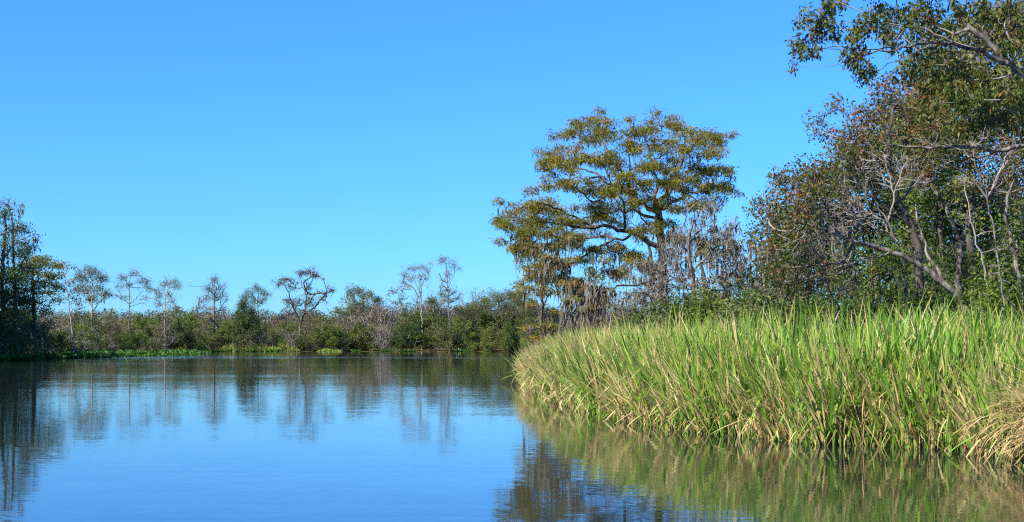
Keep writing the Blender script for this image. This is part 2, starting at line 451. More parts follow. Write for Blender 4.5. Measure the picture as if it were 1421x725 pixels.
def great_cypress():
    d = 90.0; rng = np.random.default_rng(11); T = Tree(12); pm = d / F
    C = crop
    g0 = W(C(540, 0)[0], 478, d); gz = float(ground_z(g0[0], g0[1]))
    base = np.array([g0[0], d, gz - 0.1])
    top = [C(*p) for p in [(537, 660), (533, 540), (530, 430), (522, 370), (514, 305)]]
    T.limb_add(np.vstack([base, [W(p[0], p[1], d) for p in top]]), 0.40, 0.25, 0.5, 0.03)
    L = [([(514, 305), (545, 270), (575, 240), (588, 190), (592, 130), (602, 85)], .24, .05, 0.5),
         ([(575, 240), (640, 222), (712, 200)], .11, .03, -2.0), ([(590, 150), (640, 118), (690, 104)], .08, .025, 1.5),
         ([(514, 305), (516, 240), (500, 165), (470, 95)], .18, .04, -1.5), ([(507, 195), (540, 150), (552, 75)], .09, .03, 1.0),
         ([(512, 322), (450, 292), (400, 262), (340, 225), (290, 198), (240, 162), (195, 165)], .20, .035, 2.0),
         ([(450, 292), (420, 220), (370, 150), (330, 100), (300, 55)], .13, .03, 3.5),
         ([(430, 240), (440, 150), (450, 80)], .09, .03, -3.0),
         ([(340, 225), (270, 230), (190, 245)], .08, .025, 1.0), ([(400, 262), (350, 180), (300, 155)], .08, .025, -2.5),
         ([(527, 440), (470, 402), (400, 376), (330, 374), (250, 368), (170, 352), (75, 352)], .26, .04, -2.5),
         ([(330, 374), (250, 335), (180, 300), (110, 318)], .11, .03, -4.0), ([(250, 368), (180, 395), (100, 430)], .08, .025, -1.0),
         ([(500, 340), (450, 326), (390, 324), (330, 345), (270, 352)], .15, .035, 1.0),
         ([(452, 398), (400, 410), (345, 430), (290, 470), (240, 500), (190, 488)], .14, .035, 0.8),
         ([(534, 545), (450, 545), (380, 552), (330, 560), (280, 592)], .13, .03, -3.0),
         ([(527, 330), (580, 285), (650, 260), (725, 248)], .17, .03, 2.0), ([(600, 277), (640, 300), (665, 330)], .07, .03, -2.0),
         ([(530, 430), (590, 400), (650, 415)], .12, .03, -2.0), ([(522, 380), (480, 360), (445, 300)], .09, .03, 3.0)]
    for pts, r0, r1, dz in L:
        T.limb_add(limb_px([C(*p) for p in pts], d, rng, dz), r0 * 0.72, r1 * 0.72, 0.45, 0.10)
    pads = [(300, 55, 55, 16), (365, 68, 28, 22), (268, 95, 38, 13), (335, 100, 48, 16), (450, 85, 60, 20), (520, 62, 55, 20), (580, 72, 38, 17), (640, 100, 50, 17),
            (692, 104, 20, 10), (430, 128, 50, 17), (540, 118, 60, 22), (612, 138, 50, 18), (682, 145, 38, 13), (215, 150, 35, 17), (190, 178, 35, 16), (240, 186, 40, 13),
            (300, 160, 40, 15), (352, 165, 45, 20), (392, 176, 40, 16), (420, 220, 58, 22), (490, 190, 48, 20), (560, 180, 48, 22), (640, 195, 58, 14), (700, 196, 35, 11),
            (190, 246, 34, 9), (250, 230, 35, 12), (312, 235, 38, 12), (342, 256, 38, 12), (172, 298, 45, 17), (110, 320, 45, 15), (68, 356, 32, 10), (140, 345, 50, 17),
            (202, 318, 50, 19), (240, 350, 50, 17), (160, 380, 58, 17), (110, 396, 33, 12), (100, 430, 28, 10), (330, 300, 50, 22), (380, 310, 45, 17), (432, 300, 45, 17),
            (372, 340, 38, 12), (300, 356, 58, 16), (260, 395, 58, 14), (200, 420, 58, 16), (150, 440, 38, 12), (330, 430, 58, 13), (392, 432, 38, 12), (300, 460, 48, 12),
            (510, 290, 42, 17), (560, 312, 38, 12), (600, 260, 48, 14), (660, 250, 48, 12), (712, 250, 42, 10), (640, 300, 38, 11), (530, 358, 38, 13), (470, 372, 30, 11),
            (190, 480, 50, 20), (150, 512, 45, 14), (232, 520, 40, 14), (280, 545, 50, 12), (335, 575, 38, 10), (440, 450, 40, 10), (600, 400, 40, 12), (650, 420, 30, 10),
            (400, 260, 60, 14), (480, 250, 50, 12), (560, 240, 50, 12), (620, 225, 50, 10), (400, 500, 40, 9), (470, 480, 40, 10)]
    pl = []
    for cx, cy, rx, ry in pads:
        x, y = C(cx, cy + 6); pl.append((x, y, rx / 2.132 * rng.uniform(.65, 1.05), ry / 2.132 * rng.uniform(.8, 1.5), int(7 + rx * ry / 60)))
        for q in range(4):      # smaller ragged tufts around each pad
            x2, y2 = C(cx + rng.normal(0, rx * .8), cy + rng.normal(6, ry * 1.3)); pl.append((x2, y2, rng.uniform(4, 9), rng.uniform(2.5, 5), 5))
    tips, cid = clump_points(rng, pl, d, pm, C(430, 0)[0], 165, 0.75)
    T.grow(tips, 0.22, 0.4, 0.16, 0.03)
    T.finish(0.011, 0.45, 0.9)
    P = T.Pn
    small = (T.r < 0.035) & (~np.array(T.limb)) & (P[:, 2] > 2)
    tw = P[T.tip]; tw2 = P[small & (T.w <= 4)]
    outv = np.zeros((len(tw), 3))
    # feathery sprays: short drooping needles in flat pads on the twig ends
    clump_t = rng.normal(0, 0.16, 400)
    s1 = leaves(rng, tw, 58, (0.27, 0.27, 0.15), 0.22, 0.024, 1.0, 0.2, 0.36, 0.12, 0.16)
    s2 = leaves(rng, tw2[rng.random(len(tw2)) < 0.8], 7, (0.18, 0.18, 0.07), 0.22, 0.03, 0.8, 0.4, 0.5, 0.16, 0.2)
    anch = P[small & (rng.random(len(P)) < np.where(P[:, 2] < 8.5, 0.5, 0.2))]
    lowb = anch[(anch[:, 2] < 9) | (rng.random(len(anch)) < 0.25)]
    mo = moss_strands(rng, lowb, 5, 0.75, 0.03, 0.16)
    return build('cypress_tree', 'tall broad bald cypress with layered olive and rust foliage and hanging moss behind the reeds', 'tree', T, base, 'bark_cypress', 'bark_dark',
                 [('crown', merge_leaf(s1, s2), 'needle')], None, mo, 0.035)
great_cypress()

def mossy_cypress(name, label, d, x, trunk, pads, seed, r0=0.2, mossL=1.3, mossn=6, needles=26):
    rng = np.random.default_rng(seed); T = Tree(seed + 1)
    g0 = W(x, 478, d); base = np.array([g0[0], d, float(ground_z(g0[0], d)) - 0.15])
    T.limb_add(np.vstack([base, [W(a, b, d) for a, b in trunk]]), r0, r0 * 0.3, 0.4, 0.05)
    xs = [p[0] for p in pads]
    tips, _ = clump_points(rng, pads, d, d / F, x, max(abs(min(xs) - x), abs(max(xs) - x)) + 20, 0.8)
    T.grow(tips, 0.2, 0.35, 0.16, 0.02); T.finish(0.011, 0.45, 0.8)
    P = T.Pn; tw = P[T.tip]
    s1 = leaves(rng, tw, needles, (0.25, 0.25, 0.09), 0.22, 0.032, 0.6, 0.45, 0.55, 0.15, 0.18)
    small = (T.r < 0.04) & (P[:, 2] > 1.5)
    an = P[small & (rng.random(len(P)) < 0.45)]
    mo = moss_strands(rng, an, mossn, mossL, 0.04, 0.16)
    return build(name, label, 'tree', T, base, 'bark_cypress', 'bark_dark', [('crown', s1, 'needle')], None, mo, 0.035)

mossy_cypress('cypress_tree', 'small cypress draped in long grey moss at the tip of the reed bed', 84, 752,
              [(752, 455), (750, 420), (756, 385), (764, 360)],
              [(745, 372, 22, 9, 14), (775, 360, 26, 10, 16), (735, 398, 14, 6, 8), (760, 402, 24, 8, 14), (790, 390, 24, 8, 14), (742, 425, 16, 5, 8), (768, 432, 18, 6, 8),
               (738, 455, 18, 5, 10), (762, 452, 20, 5, 10), (745, 470, 20, 5, 10)], 31, 0.17, 1.1, 6, 50)
mossy_cypress('cypress_tree', 'leaning dark cypress with a thick curtain of moss, second from the reed tip', 80, 790,
              [(797, 455), (808, 430), (822, 405), (828, 385)],
              [(800, 392, 20, 6, 12), (830, 398, 24, 6, 14), (815, 410, 26, 6, 14), (845, 408, 18, 5, 10), (790, 415, 16, 5, 8), (826, 425, 22, 6, 12)], 37, 0.2, 1.5, 9, 30)

# ------------------------------------------------------------------ generic tree from photo places
def tree_px(name, label, d, trunk, r0, clumps, limbs=(), leaf=None, wood='bark_grey', twig='twig_grey', seed=1, group=None,
            rt=0.012, step=None, bf=0.25, moss=None, n_leaf=8, lsize=0.1, lw=None, spread=None, t0=0.45, tv=0.2, tc=0.15, droop=0.4,
            flare=0.5, r1=None, thick=0.03, jit=0.18, extra=(), zsq=0.85, cat='tree', sides=6, wob=0.06, leaf_on=1.0):
    rng = np.random.default_rng(seed); T = Tree(seed + 5); pm = d / F
    bx = trunk[0][0]; g0 = W(bx, 478, d); base = np.array([g0[0], d, float(ground_z(g0[0], d)) - 0.1])
    step = step or max(0.25, 3.5 * pm)
    T.limb_add(np.vstack([base, [W(*p[:2], d + (p[2] if len(p) > 2 else 0)) for p in trunk[1:]]]), r0, r1 or r0 * 0.3, step, wob)
    for l in limbs:
        pts, a, b = l[:3]; dz = l[3] if len(l) > 3 else None
        T.limb_add(limb_px(pts, d, rng, dz, pm), a, b, step, wob)
    xs = [c[0] - c[2] for c in clumps] + [c[0] + c[2] for c in clumps]
    xc = 0.5 * (min(xs) + max(xs)); hw = 0.5 * (max(xs) - min(xs)) + 1
    tips, _ = clump_points(rng, clumps, d, pm, xc, hw, zsq)
    T.grow(tips, bf, step, jit); T.finish(rt, 0.43, flare)
    P = T.Pn; ls = []
    sp = spread if spread is not None else lsize * 1.6
    if leaf:
        tw = P[T.tip]
        if leaf_on < 1: tw = tw[rng.random(len(tw)) < leaf_on]
        ls.append(('crown', leaves(rng, tw, n_leaf, sp, lsize, lw or lsize * 0.28, droop, 0, t0, tv, tc), leaf))
    mo = None
    if moss:
        frac, npr, Lm, wd = moss
        small = (T.r < 0.05) & (P[:, 2] > 1.2)
        an = P[small & (rng.random(len(P)) < frac)]
        mo = moss_strands(rng, an, npr, Lm, wd, wd * 3)
    return build(name, label, cat, T, base, wood, twig, ls, group, mo, thick, sides)

# ------------------------------------------------------------------ trees on the right bank
tree_px('swamp_tree', 'leafy tree leaning out low over the reeds with long pale leaning limb', 34, [(1352, 470), (1342, 422), (1312, 395), (1285, 373), (1245, 352), (1205, 342), (1165, 328), (1125, 312), (1090, 300)],
        0.11, [(1070, 290, 30, 18, 40), (1100, 255, 32, 20, 45), (1062, 325, 24, 16, 28), (1090, 340, 26, 18, 36), (1085, 375, 26, 14, 24), (1120, 285, 28, 20, 36), (1130, 235, 28, 20, 36), (1115, 320, 30, 16, 28),
               (1150, 265, 26, 20, 26), (1150, 375, 34, 18, 40), (1165, 215, 26, 18, 26), (1110, 390, 24, 10, 14)],
        [([(1165, 328), (1140, 280), (1130, 235)], .035, .012, -.6), ([(1205, 342), (1180, 290), (1165, 215)], .04, .012, .6), ([(1125, 312), (1100, 345), (1085, 375)], .03, .01, .4), ([(1245, 352), (1190, 362), (1150, 375)], .035, .012, -.8),
         ([(1312, 395), (1290, 360), (1276, 320), (1268, 280)], .05, .02, .8)],
        'leaf_autumn', 'bark_grey', 'twig_grey', 101, n_leaf=46, lsize=0.07, spread=0.13, rt=0.008, tc=0.2, tv=0.15, step=0.2, t0=0.50, moss=(0.16, 4, 0.35, 0.016), flare=0.2, sides=8)
tree_px('swamp_tree', 'upright dark trunked tree with rust and green crown behind the leaning limb', 37, [(1280, 475), (1277, 400), (1274, 350), (1268, 315), (1248, 282), (1235, 240), (1232, 190), (1240, 150)],
        0.16, [(1175, 190, 30, 20, 46), (1205, 165, 30, 18, 46), (1235, 150, 30, 20, 46), (1270, 140, 30, 20, 40), (1180, 225, 28, 16, 36), (1215, 205, 30, 18, 40), (1255, 185, 30, 20, 40), (1300, 170, 30, 20, 40),
               (1165, 150, 22, 12, 14), (1145, 185, 18, 10, 12), (1230, 120, 26, 14, 22), (1135, 165, 18, 8, 8), (1285, 215, 30, 18, 36), (1265, 240, 26, 16, 24), (1320, 130, 30, 20, 30)],
        [([(1268, 315), (1225, 290), (1195, 240), (1178, 205)], .06, .015, -.9), ([(1248, 282), (1280, 230), (1300, 170)], .06, .015, .9), ([(1235, 240), (1200, 190), (1165, 152)], .04, .012, .5)],
        'leaf_autumn', 'bark_dark', 'twig_grey', 111, n_leaf=46, lsize=0.07, spread=0.13, rt=0.008, tc=0.2, tv=0.15, step=0.22, t0=0.63, flare=0.3, sides=8)
tree_px('swamp_tree', 'bare grey tree with a pale fan of dead twigs amid the leafy crowns', 35, [(1262, 470), (1258, 400), (1250, 350), (1232, 310), (1215, 280)],
        0.07, [(1150, 300, 22, 22, 102), (1175, 260, 26, 22, 119), (1205, 235, 26, 20, 119), (1190, 295, 26, 24, 119), (1235, 250, 24, 24, 102), (1160, 325, 22, 14, 68), (1215, 310, 22, 18, 85), (1255, 225, 24, 18, 85), (1225, 210, 26, 14, 68),
               (1280, 255, 20, 20, 61), (1140, 275, 18, 14, 24)],
        [([(1232, 310), (1195, 300), (1160, 300)], .03, .01, -.5), ([(1215, 280), (1195, 260), (1180, 245)], .03, .01, -.2), ([(1232, 310), (1240, 270), (1255, 230)], .03, .01, .3)],
        None, 'bark_grey', 'twig_grey', 121, rt=0.008, step=0.2, bf=0.4, moss=(0.03, 3, 0.3, 0.014))
tree_px('swamp_tree', 'forked grey trunked tree with green crown near the frame edge', 38, [(1332, 475), (1330, 400), (1333, 340), (1326, 310), (1312, 285), (1296, 265)],
        0.15, [(1300, 235, 30, 24, 40), (1340, 225, 34, 26, 50), (1380, 215, 34, 26, 50), (1415, 230, 34, 28, 50), (1330, 265, 30, 18, 30), (1370, 255, 30, 20, 36), (1400, 275, 34, 22, 40), (1440, 270, 34, 26, 40), (1310, 200, 30, 18, 30), (1360, 180, 34, 20, 40)],
        [([(1333, 340), (1345, 300), (1372, 278), (1392, 240)], .08, .02, -.6), ([(1326, 310), (1345, 260), (1355, 200)], .06, .015, .7), ([(1372, 278), (1410, 262), (1440, 262)], .04, .012, .5)],
        'leaf_autumn', 'bark_grey', 'twig_grey', 131, n_leaf=46, lsize=0.07, spread=0.13, rt=0.008, tc=0.2, tv=0.15, step=0.22, t0=0.50, flare=0.3, sides=8)
tree_px('swamp_tree', 'thin pale leaning trunk with few leaves among the dark trunks', 36, [(1380, 470), (1372, 400), (1358, 350), (1348, 310), (1340, 270)],
        0.045, [(1335, 300, 26, 20, 24), (1360, 310, 28, 22, 24), (1400, 330, 28, 24, 40), (1335, 250, 26, 20, 24), (1385, 370, 30, 22, 34)],
        [], 'leaf_green', 'bark_pale', 'twig_grey', 141, n_leaf=14, lsize=0.08, spread=0.13, rt=0.006, step=0.22, flare=0.2)
tree_px('swamp_tree', 'crooked grey tree half cut off by the frame edge under the overhanging boughs', 33, [(1440, 480), (1418, 400), (1408, 350), (1398, 315), (1395, 280), (1405, 250)],
        0.10, [(1420, 300, 30, 26, 36), (1450, 330, 36, 30, 50), (1400, 345, 24, 16, 22), (1440, 380, 34, 26, 40), (1470, 280, 36, 30, 50), (1400, 400, 26, 14, 24)],
        [([(1408, 350), (1430, 300), (1455, 270)], .05, .015, .4)], 'leaf_green', 'bark_grey', 'twig_grey', 151, n_leaf=18, lsize=0.08, spread=0.14, rt=0.006, step=0.22, flare=0.2, t0=0.3)

tree_px('swamp_tree', 'low bare grey tree hung with moss below the leaning tree crown', 36, [(1160, 470), (1158, 430), (1150, 395), (1140, 370)],
        0.05, [(1110, 350, 26, 22, 90), (1140, 340, 26, 22, 90), (1165, 360, 24, 20, 80), (1100, 385, 24, 14, 60), (1135, 385, 26, 14, 70), (1180, 395, 24, 14, 60), (1125, 310, 22, 18, 60), (1160, 320, 22, 16, 50)],
        [([(1150, 395), (1125, 375), (1105, 360)], .025, .01, -.4), ([(1150, 395), (1172, 372), (1182, 350)], .025, .01, .4)],
        None, 'bark_grey', 'twig_grey', 171, rt=0.006, step=0.18, bf=0.4, moss=(0.10, 4, 0.35, 0.014))
tree_px('swamp_tree', 'bare grey limbed tree criss-crossing the crowns by the frame edge', 32, [(1400, 475), (1392, 400), (1380, 330), (1370, 270), (1350, 225)],
        0.045, [(1330, 200, 30, 18, 80), (1365, 185, 30, 18, 80), (1300, 225, 28, 18, 70), (1395, 210, 28, 20, 70), (1340, 250, 30, 18, 70), (1380, 250, 26, 20, 60), (1415, 180, 26, 20, 60), (1285, 195, 24, 14, 50)],
        [([(1370, 270), (1335, 235), (1300, 220)], .03, .01, -.5), ([(1370, 270), (1395, 225), (1410, 190)], .03, .01, .4), ([(1350, 225), (1335, 205), (1310, 190)], .02, .008, .2)],
        None, 'bark_grey', 'twig_grey', 181, rt=0.006, step=0.18, bf=0.4)

# the nearest tree: trunk beyond the frame edge, boughs of long hanging leaves across the upper corner
tree_px('overhanging_tree', 'nearest tree reaching boughs of drooping green and red leaves across the upper corner', 27.5,
        [(1545, 480), (1535, 380), (1515, 290), (1490, 215), (1455, 150), (1418, 105), (1390, 82), (1372, 58), (1345, 38), (1322, 8), (1305, -30)], 0.15,
        [(1125, 25, 22, 14, 20), (1150, 40, 24, 14, 26), (1110, 62, 12, 10, 12), (1125, 70, 14, 8, 10), (1185, 70, 16, 22, 30), (1205, 35, 28, 20, 34), (1160, 5, 20, 12, 16), (1205, 100, 18, 10, 16),
         (1240, 20, 28, 20, 40), (1245, 55, 24, 16, 26), (1280, 15, 28, 20, 36), (1290, 80, 28, 18, 26), (1255, 95, 24, 16, 18), (1320, 100, 30, 20, 32), (1300, 40, 26, 14, 18), (1345, 15, 28, 20, 28),
         (1390, 20, 30, 24, 36), (1410, 60, 26, 20, 28), (1360, 110, 30, 18, 32), (1400, 130, 30, 20, 36), (1330, 135, 32, 16, 34), (1440, 30, 40, 30, 40), (1460, 90, 40, 30, 40), (1420, 165, 30, 18, 36),
         (1370, 160, 34, 18, 40), (1300, 120, 28, 14, 26), (1290, 150, 26, 12, 22), (1340, 180, 30, 14, 30), (1220, -25, 40, 20, 40), (1300, -40, 50, 20, 40), (1390, -40, 50, 24, 40), (1480, -20, 50, 30, 40), (1520, 120, 50, 40, 50)],
        [([(1418, 105), (1385, 80), (1340, 64), (1295, 58), (1250, 66), (1200, 76)], .06, .012, -.8), ([(1372, 60), (1362, 20), (1368, -40)], .06, .02, .4),
         ([(1340, 64), (1280, 40), (1220, 30), (1150, 32)], .03, .008, -.4), ([(1250, 66), (1180, 70), (1120, 66)], .018, .006, .3), ([(1200, 76), (1165, 92), (1104, 92)], .010, .003, .2),
         ([(1490, 215), (1440, 195), (1385, 212), (1350, 202), (1320, 204), (1260, 204), (1215, 202)], .065, .012, -.6), ([(1385, 212), (1345, 222), (1300, 214)], .03, .008, -.3),
         ([(1490, 215), (1500, 120), (1480, 30)], .09, .02, .8), ([(1455, 150), (1400, 155), (1350, 150), (1300, 135)], .04, .012, .9),
         ([(1345, 38), (1300, 60), (1250, 80), (1215, 100)], .02, .006, .5)],
        'leaf_autumn', 'bark_grey', 'twig_grey', 161, n_leaf=40, lsize=0.09, lw=0.019, spread=(0.08, 0.08, 0.09), rt=0.005, step=0.16, t0=0.36, tv=0.17, tc=0.16, droop=1.3, flare=0.2, sides=9, zsq=0.5)

# fuller trees behind them, closing the wood
back = [(1120, 62, 0.16, [(1115, 330, 40, 26), (1090, 370, 34, 20), (1140, 300, 36, 26), (1150, 350, 36, 24), (1110, 400, 40, 18)], 'leaf_olive', 'grey green tree standing back behind the leaning leafy tree'),
        (1210, 56, 0.18, [(1190, 260, 50, 34), (1230, 220, 50, 34), (1210, 310, 56, 30), (1180, 350, 44, 26), (1250, 270, 44, 30), (1240, 370, 50, 26), (1200, 400, 50, 20)], 'leaf_olive', 'dense olive tree filling the gap behind the bare grey fan of twigs'),
        (1310, 52, 0.18, [(1290, 200, 56, 36), (1340, 170, 56, 36), (1310, 260, 60, 34), (1350, 300, 56, 34), (1290, 330, 56, 34), (1330, 370, 60, 30), (1290, 400, 56, 20)], 'leaf_green', 'dense green tree deep in the wood behind the forked grey trunk'),
        (1400, 50, 0.18, [(1390, 150, 56, 40), (1440, 200, 60, 40), (1400, 250, 30, 20), (1450, 320, 60, 40), (1390, 380, 40, 26), (1440, 400, 60, 30)], 'leaf_green', 'dense dark green tree deep in the wood by the frame edge'),
        (1350, 46, 0.2, [(1330, 60, 60, 34), (1390, 40, 60, 36), (1440, 90, 60, 40), (1370, 110, 60, 34), (1300, 110, 44, 26), (1420, 150, 60, 36), (1470, 30, 60, 40), (1280, 160, 44, 26)], 'leaf_olive', 'tall olive tree behind the overhanging boughs in the upper corner'),
        (1260, 58, 0.18, [(1250, 160, 40, 26), (1290, 140, 44, 28), (1215, 200, 40, 26), (1270, 220, 56, 34), (1180, 240, 40, 26), (1320, 200, 50, 30)], 'leaf_brown', 'tall dull brown tree standing behind the dark trunked one'),
        (1150, 52, 0.14, [(1130, 270, 36, 26), (1100, 300, 36, 24), (1160, 310, 40, 30), (1080, 340, 30, 22), (1130, 360, 40, 26), (1170, 390, 40, 24), (1090, 395, 30, 18)], 'leaf_brown', 'twiggy brown tree close behind the long leaning limb'),
        (1290, 66, 0.2, [(1240, 300, 50, 36), (1290, 280, 50, 36), (1340, 290, 50, 36), (1260, 350, 56, 36), (1320, 350, 56, 36), (1380, 340, 56, 36), (1300, 400, 70, 24), (1380, 400, 60, 24)], 'leaf_olive', 'broad low olive tree farthest back behind the dark trunks'),
        (1440, 62, 0.2, [(1400, 300, 40, 40), (1450, 260, 50, 40), (1430, 350, 56, 40), (1490, 330, 50, 40), (1420, 405, 60, 24)], 'leaf_olive', 'broad low olive tree farthest back by the frame edge'),
        (905, 112, 0.2, [(880, 420, 20, 12), (905, 405, 20, 12), (930, 410, 20, 14), (895, 435, 24, 10), (925, 432, 24, 10)], 'leaf_olive', 'dull olive tree seen through the mossy boughs behind the cypress trunk'),
        (975, 108, 0.2, [(955, 400, 22, 14), (985, 390, 22, 14), (1010, 398, 22, 14), (970, 425, 26, 12), (1005, 425, 26, 12)], 'leaf_olive', 'dull olive tree seen behind the lichen covered grey tree'),
        (1060, 75, 0.14, [(1050, 390, 26, 16), (1030, 400, 24, 14), (1075, 405, 24, 12)], 'leaf_olive', 'small grey tree seen through the gap left of the leaning tree')]
for i, (x, d, r, cl, lf, lab) in enumerate(back):
    tree_px('background_tree', lab, d, [(x, 470), (x + 4, 400), (x - 6, 330), (x + 4, min(c[1] for c in cl) + 30)], r,
            [(a, b, c, e, int(c * e / 14)) for a, b, c, e in cl], [], lf, 'bark_dark', 'twig_grey', 200 + i * 7, 'trees closing the wood behind the right bank',
            n_leaf=44, lsize=0.13, spread=0.28, rt=0.014, step=0.35, t0=0.42, tv=0.22, moss=(0.05, 4, 0.5, 0.03))

# grey lichened trees to the right of the cypress
tree_px('lichen_tree', 'grey lichen covered leafless tree hung with moss right of the cypress', 76, [(967, 470), (965, 420), (958, 380), (955, 340), (962, 305)], 0.22,
        [(945, 330, 26, 20, 120), (975, 310, 26, 22, 140), (995, 335, 26, 20, 120), (960, 290, 20, 16, 72), (985, 285, 18, 14, 60), (930, 355, 24, 16, 88), (965, 355, 28, 16, 108), (1000, 365, 26, 16, 100), (1015, 345, 20, 16, 72),
         (950, 385, 30, 14, 80), (990, 392, 30, 14, 80), (915, 385, 24, 12, 60), (1020, 380, 22, 14, 60)],
        [([(958, 380), (985, 350), (1005, 330)], .07, .02), ([(955, 350), (935, 330), (925, 300)], .06, .02), ([(963, 400), (935, 385), (905, 372)], .06, .02), ([(955, 340), (978, 310), (985, 285)], .05, .02)],
        'leaf_olive', 'bark_grey', 'twig_grey', 301, rt=0.012, step=0.3, moss=(0.2, 4, 0.45, 0.026), n_leaf=3, lsize=0.09, spread=0.15, t0=0.6)
tree_px('lichen_tree', 'slender grey violet leafless tree between the cypress and the leaning tree', 88, [(1046, 470), (1046, 420), (1042, 380), (1038, 345)], 0.13,
        [(1030, 350, 18, 18, 80), (1045, 335, 16, 16, 72), (1055, 365, 20, 16, 80), (1030, 380, 20, 14, 72), (1060, 390, 20, 12, 60), (1010, 335, 16, 14, 52), (1040, 405, 24, 10, 52), (1020, 318, 12, 14, 28)],
        [([(1042, 380), (1025, 355), (1015, 335)], .04, .015), ([(1042, 380), (1058, 362), (1062, 345)], .04, .015)],
        'leaf_brown', 'bark_grey', 'twig_grey', 311, rt=0.012, step=0.32, moss=(0.22, 4, 0.6, 0.03), n_leaf=3, lsize=0.09, spread=0.15)
tree_px('lichen_tree', 'mossy grey twigged tree veiling the lower cypress trunk', 72, [(930, 470), (928, 430), (922, 395), (918, 365)], 0.1,
        [(905, 365, 24, 16, 90), (930, 350, 24, 18, 100), (945, 375, 24, 14, 80), (890, 385, 24, 12, 80), (920, 395, 28, 12, 90), (955, 400, 24, 12, 70), (880, 408, 24, 10, 70), (940, 325, 18, 14, 60), (905, 420, 28, 12, 70)],
        [([(922, 395), (905, 380), (890, 372)], .05, .015), ([(922, 395), (938, 365), (946, 340)], .05, .015)],
        'leaf_olive', 'bark_grey', 'twig_grey', 341, rt=0.010, step=0.28, moss=(0.2, 4, 0.5, 0.024), n_leaf=2, lsize=0.08, spread=0.13, t0=0.6)
tree_px('lichen_tree', 'grey mossy tree right beside the lichen covered one, before the sky gap', 80, [(1010, 470), (1008, 430), (1010, 390), (1004, 350), (1006, 320)], 0.13,
        [(995, 320, 18, 16, 70), (1015, 310, 16, 14, 60), (1020, 340, 20, 16, 80), (995, 352, 22, 14, 80), (1030, 365, 20, 14, 70), (1005, 378, 26, 12, 80), (1035, 395, 22, 12, 70), (985, 400, 26, 12, 70), (1015, 410, 26, 10, 60)],
        [([(1010, 390), (1025, 365), (1032, 350)], .05, .015), ([(1006, 360), (992, 335), (990, 315)], .05, .015)],
        'leaf_brown', 'bark_grey', 'twig_grey', 351, rt=0.012, step=0.3, moss=(0.2, 4, 0.55, 0.028), n_leaf=2, lsize=0.09, spread=0.14, t0=0.6)
tree_px('lichen_tree', 'thin grey violet thicket tree touching the leaning tree crown', 70, [(1078, 470), (1076, 430), (1072, 400), (1070, 375)], 0.08,
        [(1060, 350, 18, 16, 70), (1078, 340, 16, 14, 60), (1085, 370, 20, 14, 70), (1062, 380, 20, 12, 70), (1090, 400, 22, 12, 70), (1055, 405, 20, 10, 60)],
        [([(1072, 400), (1060, 378), (1056, 360)], .035, .012)],
        None, 'bark_grey', 'twig_grey', 361, rt=0.010, step=0.28, moss=(0.16, 4, 0.45, 0.024))
tree_px('dead_shrub', 'tangled grey leafless shrub at the foot of the cypress', 70, [(893, 470), (890, 440), (884, 420), (878, 408)], 0.08,
        [(870, 415, 24, 12, 120), (895, 405, 24, 12, 120), (845, 425, 18, 10, 72), (915, 415, 22, 12, 100), (880, 435, 30, 12, 120), (930, 430, 22, 10, 80), (905, 440, 24, 10, 80), (850, 440, 20, 8, 60)],
        [([(890, 440), (870, 425), (850, 420)], .03, .012), ([(890, 440), (912, 418), (935, 412)], .03, .012), ([(884, 420), (900, 400), (915, 392)], .025, .01)],
        'leaf_brown', 'bark_grey', 'twig_grey', 321, rt=0.010, step=0.25, bf=0.35, moss=(0.12, 4, 0.35, 0.025), n_leaf=3, lsize=0.07, spread=0.12, cat='shrub', t0=0.75)
tree_px('dead_limb_tree', 'fallen pale limb tree arching bare boughs before the cypress trunk', 74, [(905, 470), (900, 430), (906, 405), (925, 398), (938, 402)], 0.06,
        [(880, 370, 20, 8, 20), (905, 362, 22, 8, 20), (935, 345, 20, 8, 20), (870, 385, 16, 6, 14)],
        [([(906, 405), (915, 375), (938, 350), (950, 335)], .05, .015, .5), ([(912, 380), (890, 368), (860, 372)], .03, .01, -.5)],
        None, 'bark_pale', 'twig_grey', 331, rt=0.010, step=0.25, moss=(0.2, 3, 0.4, 0.025))

print('near trees done')

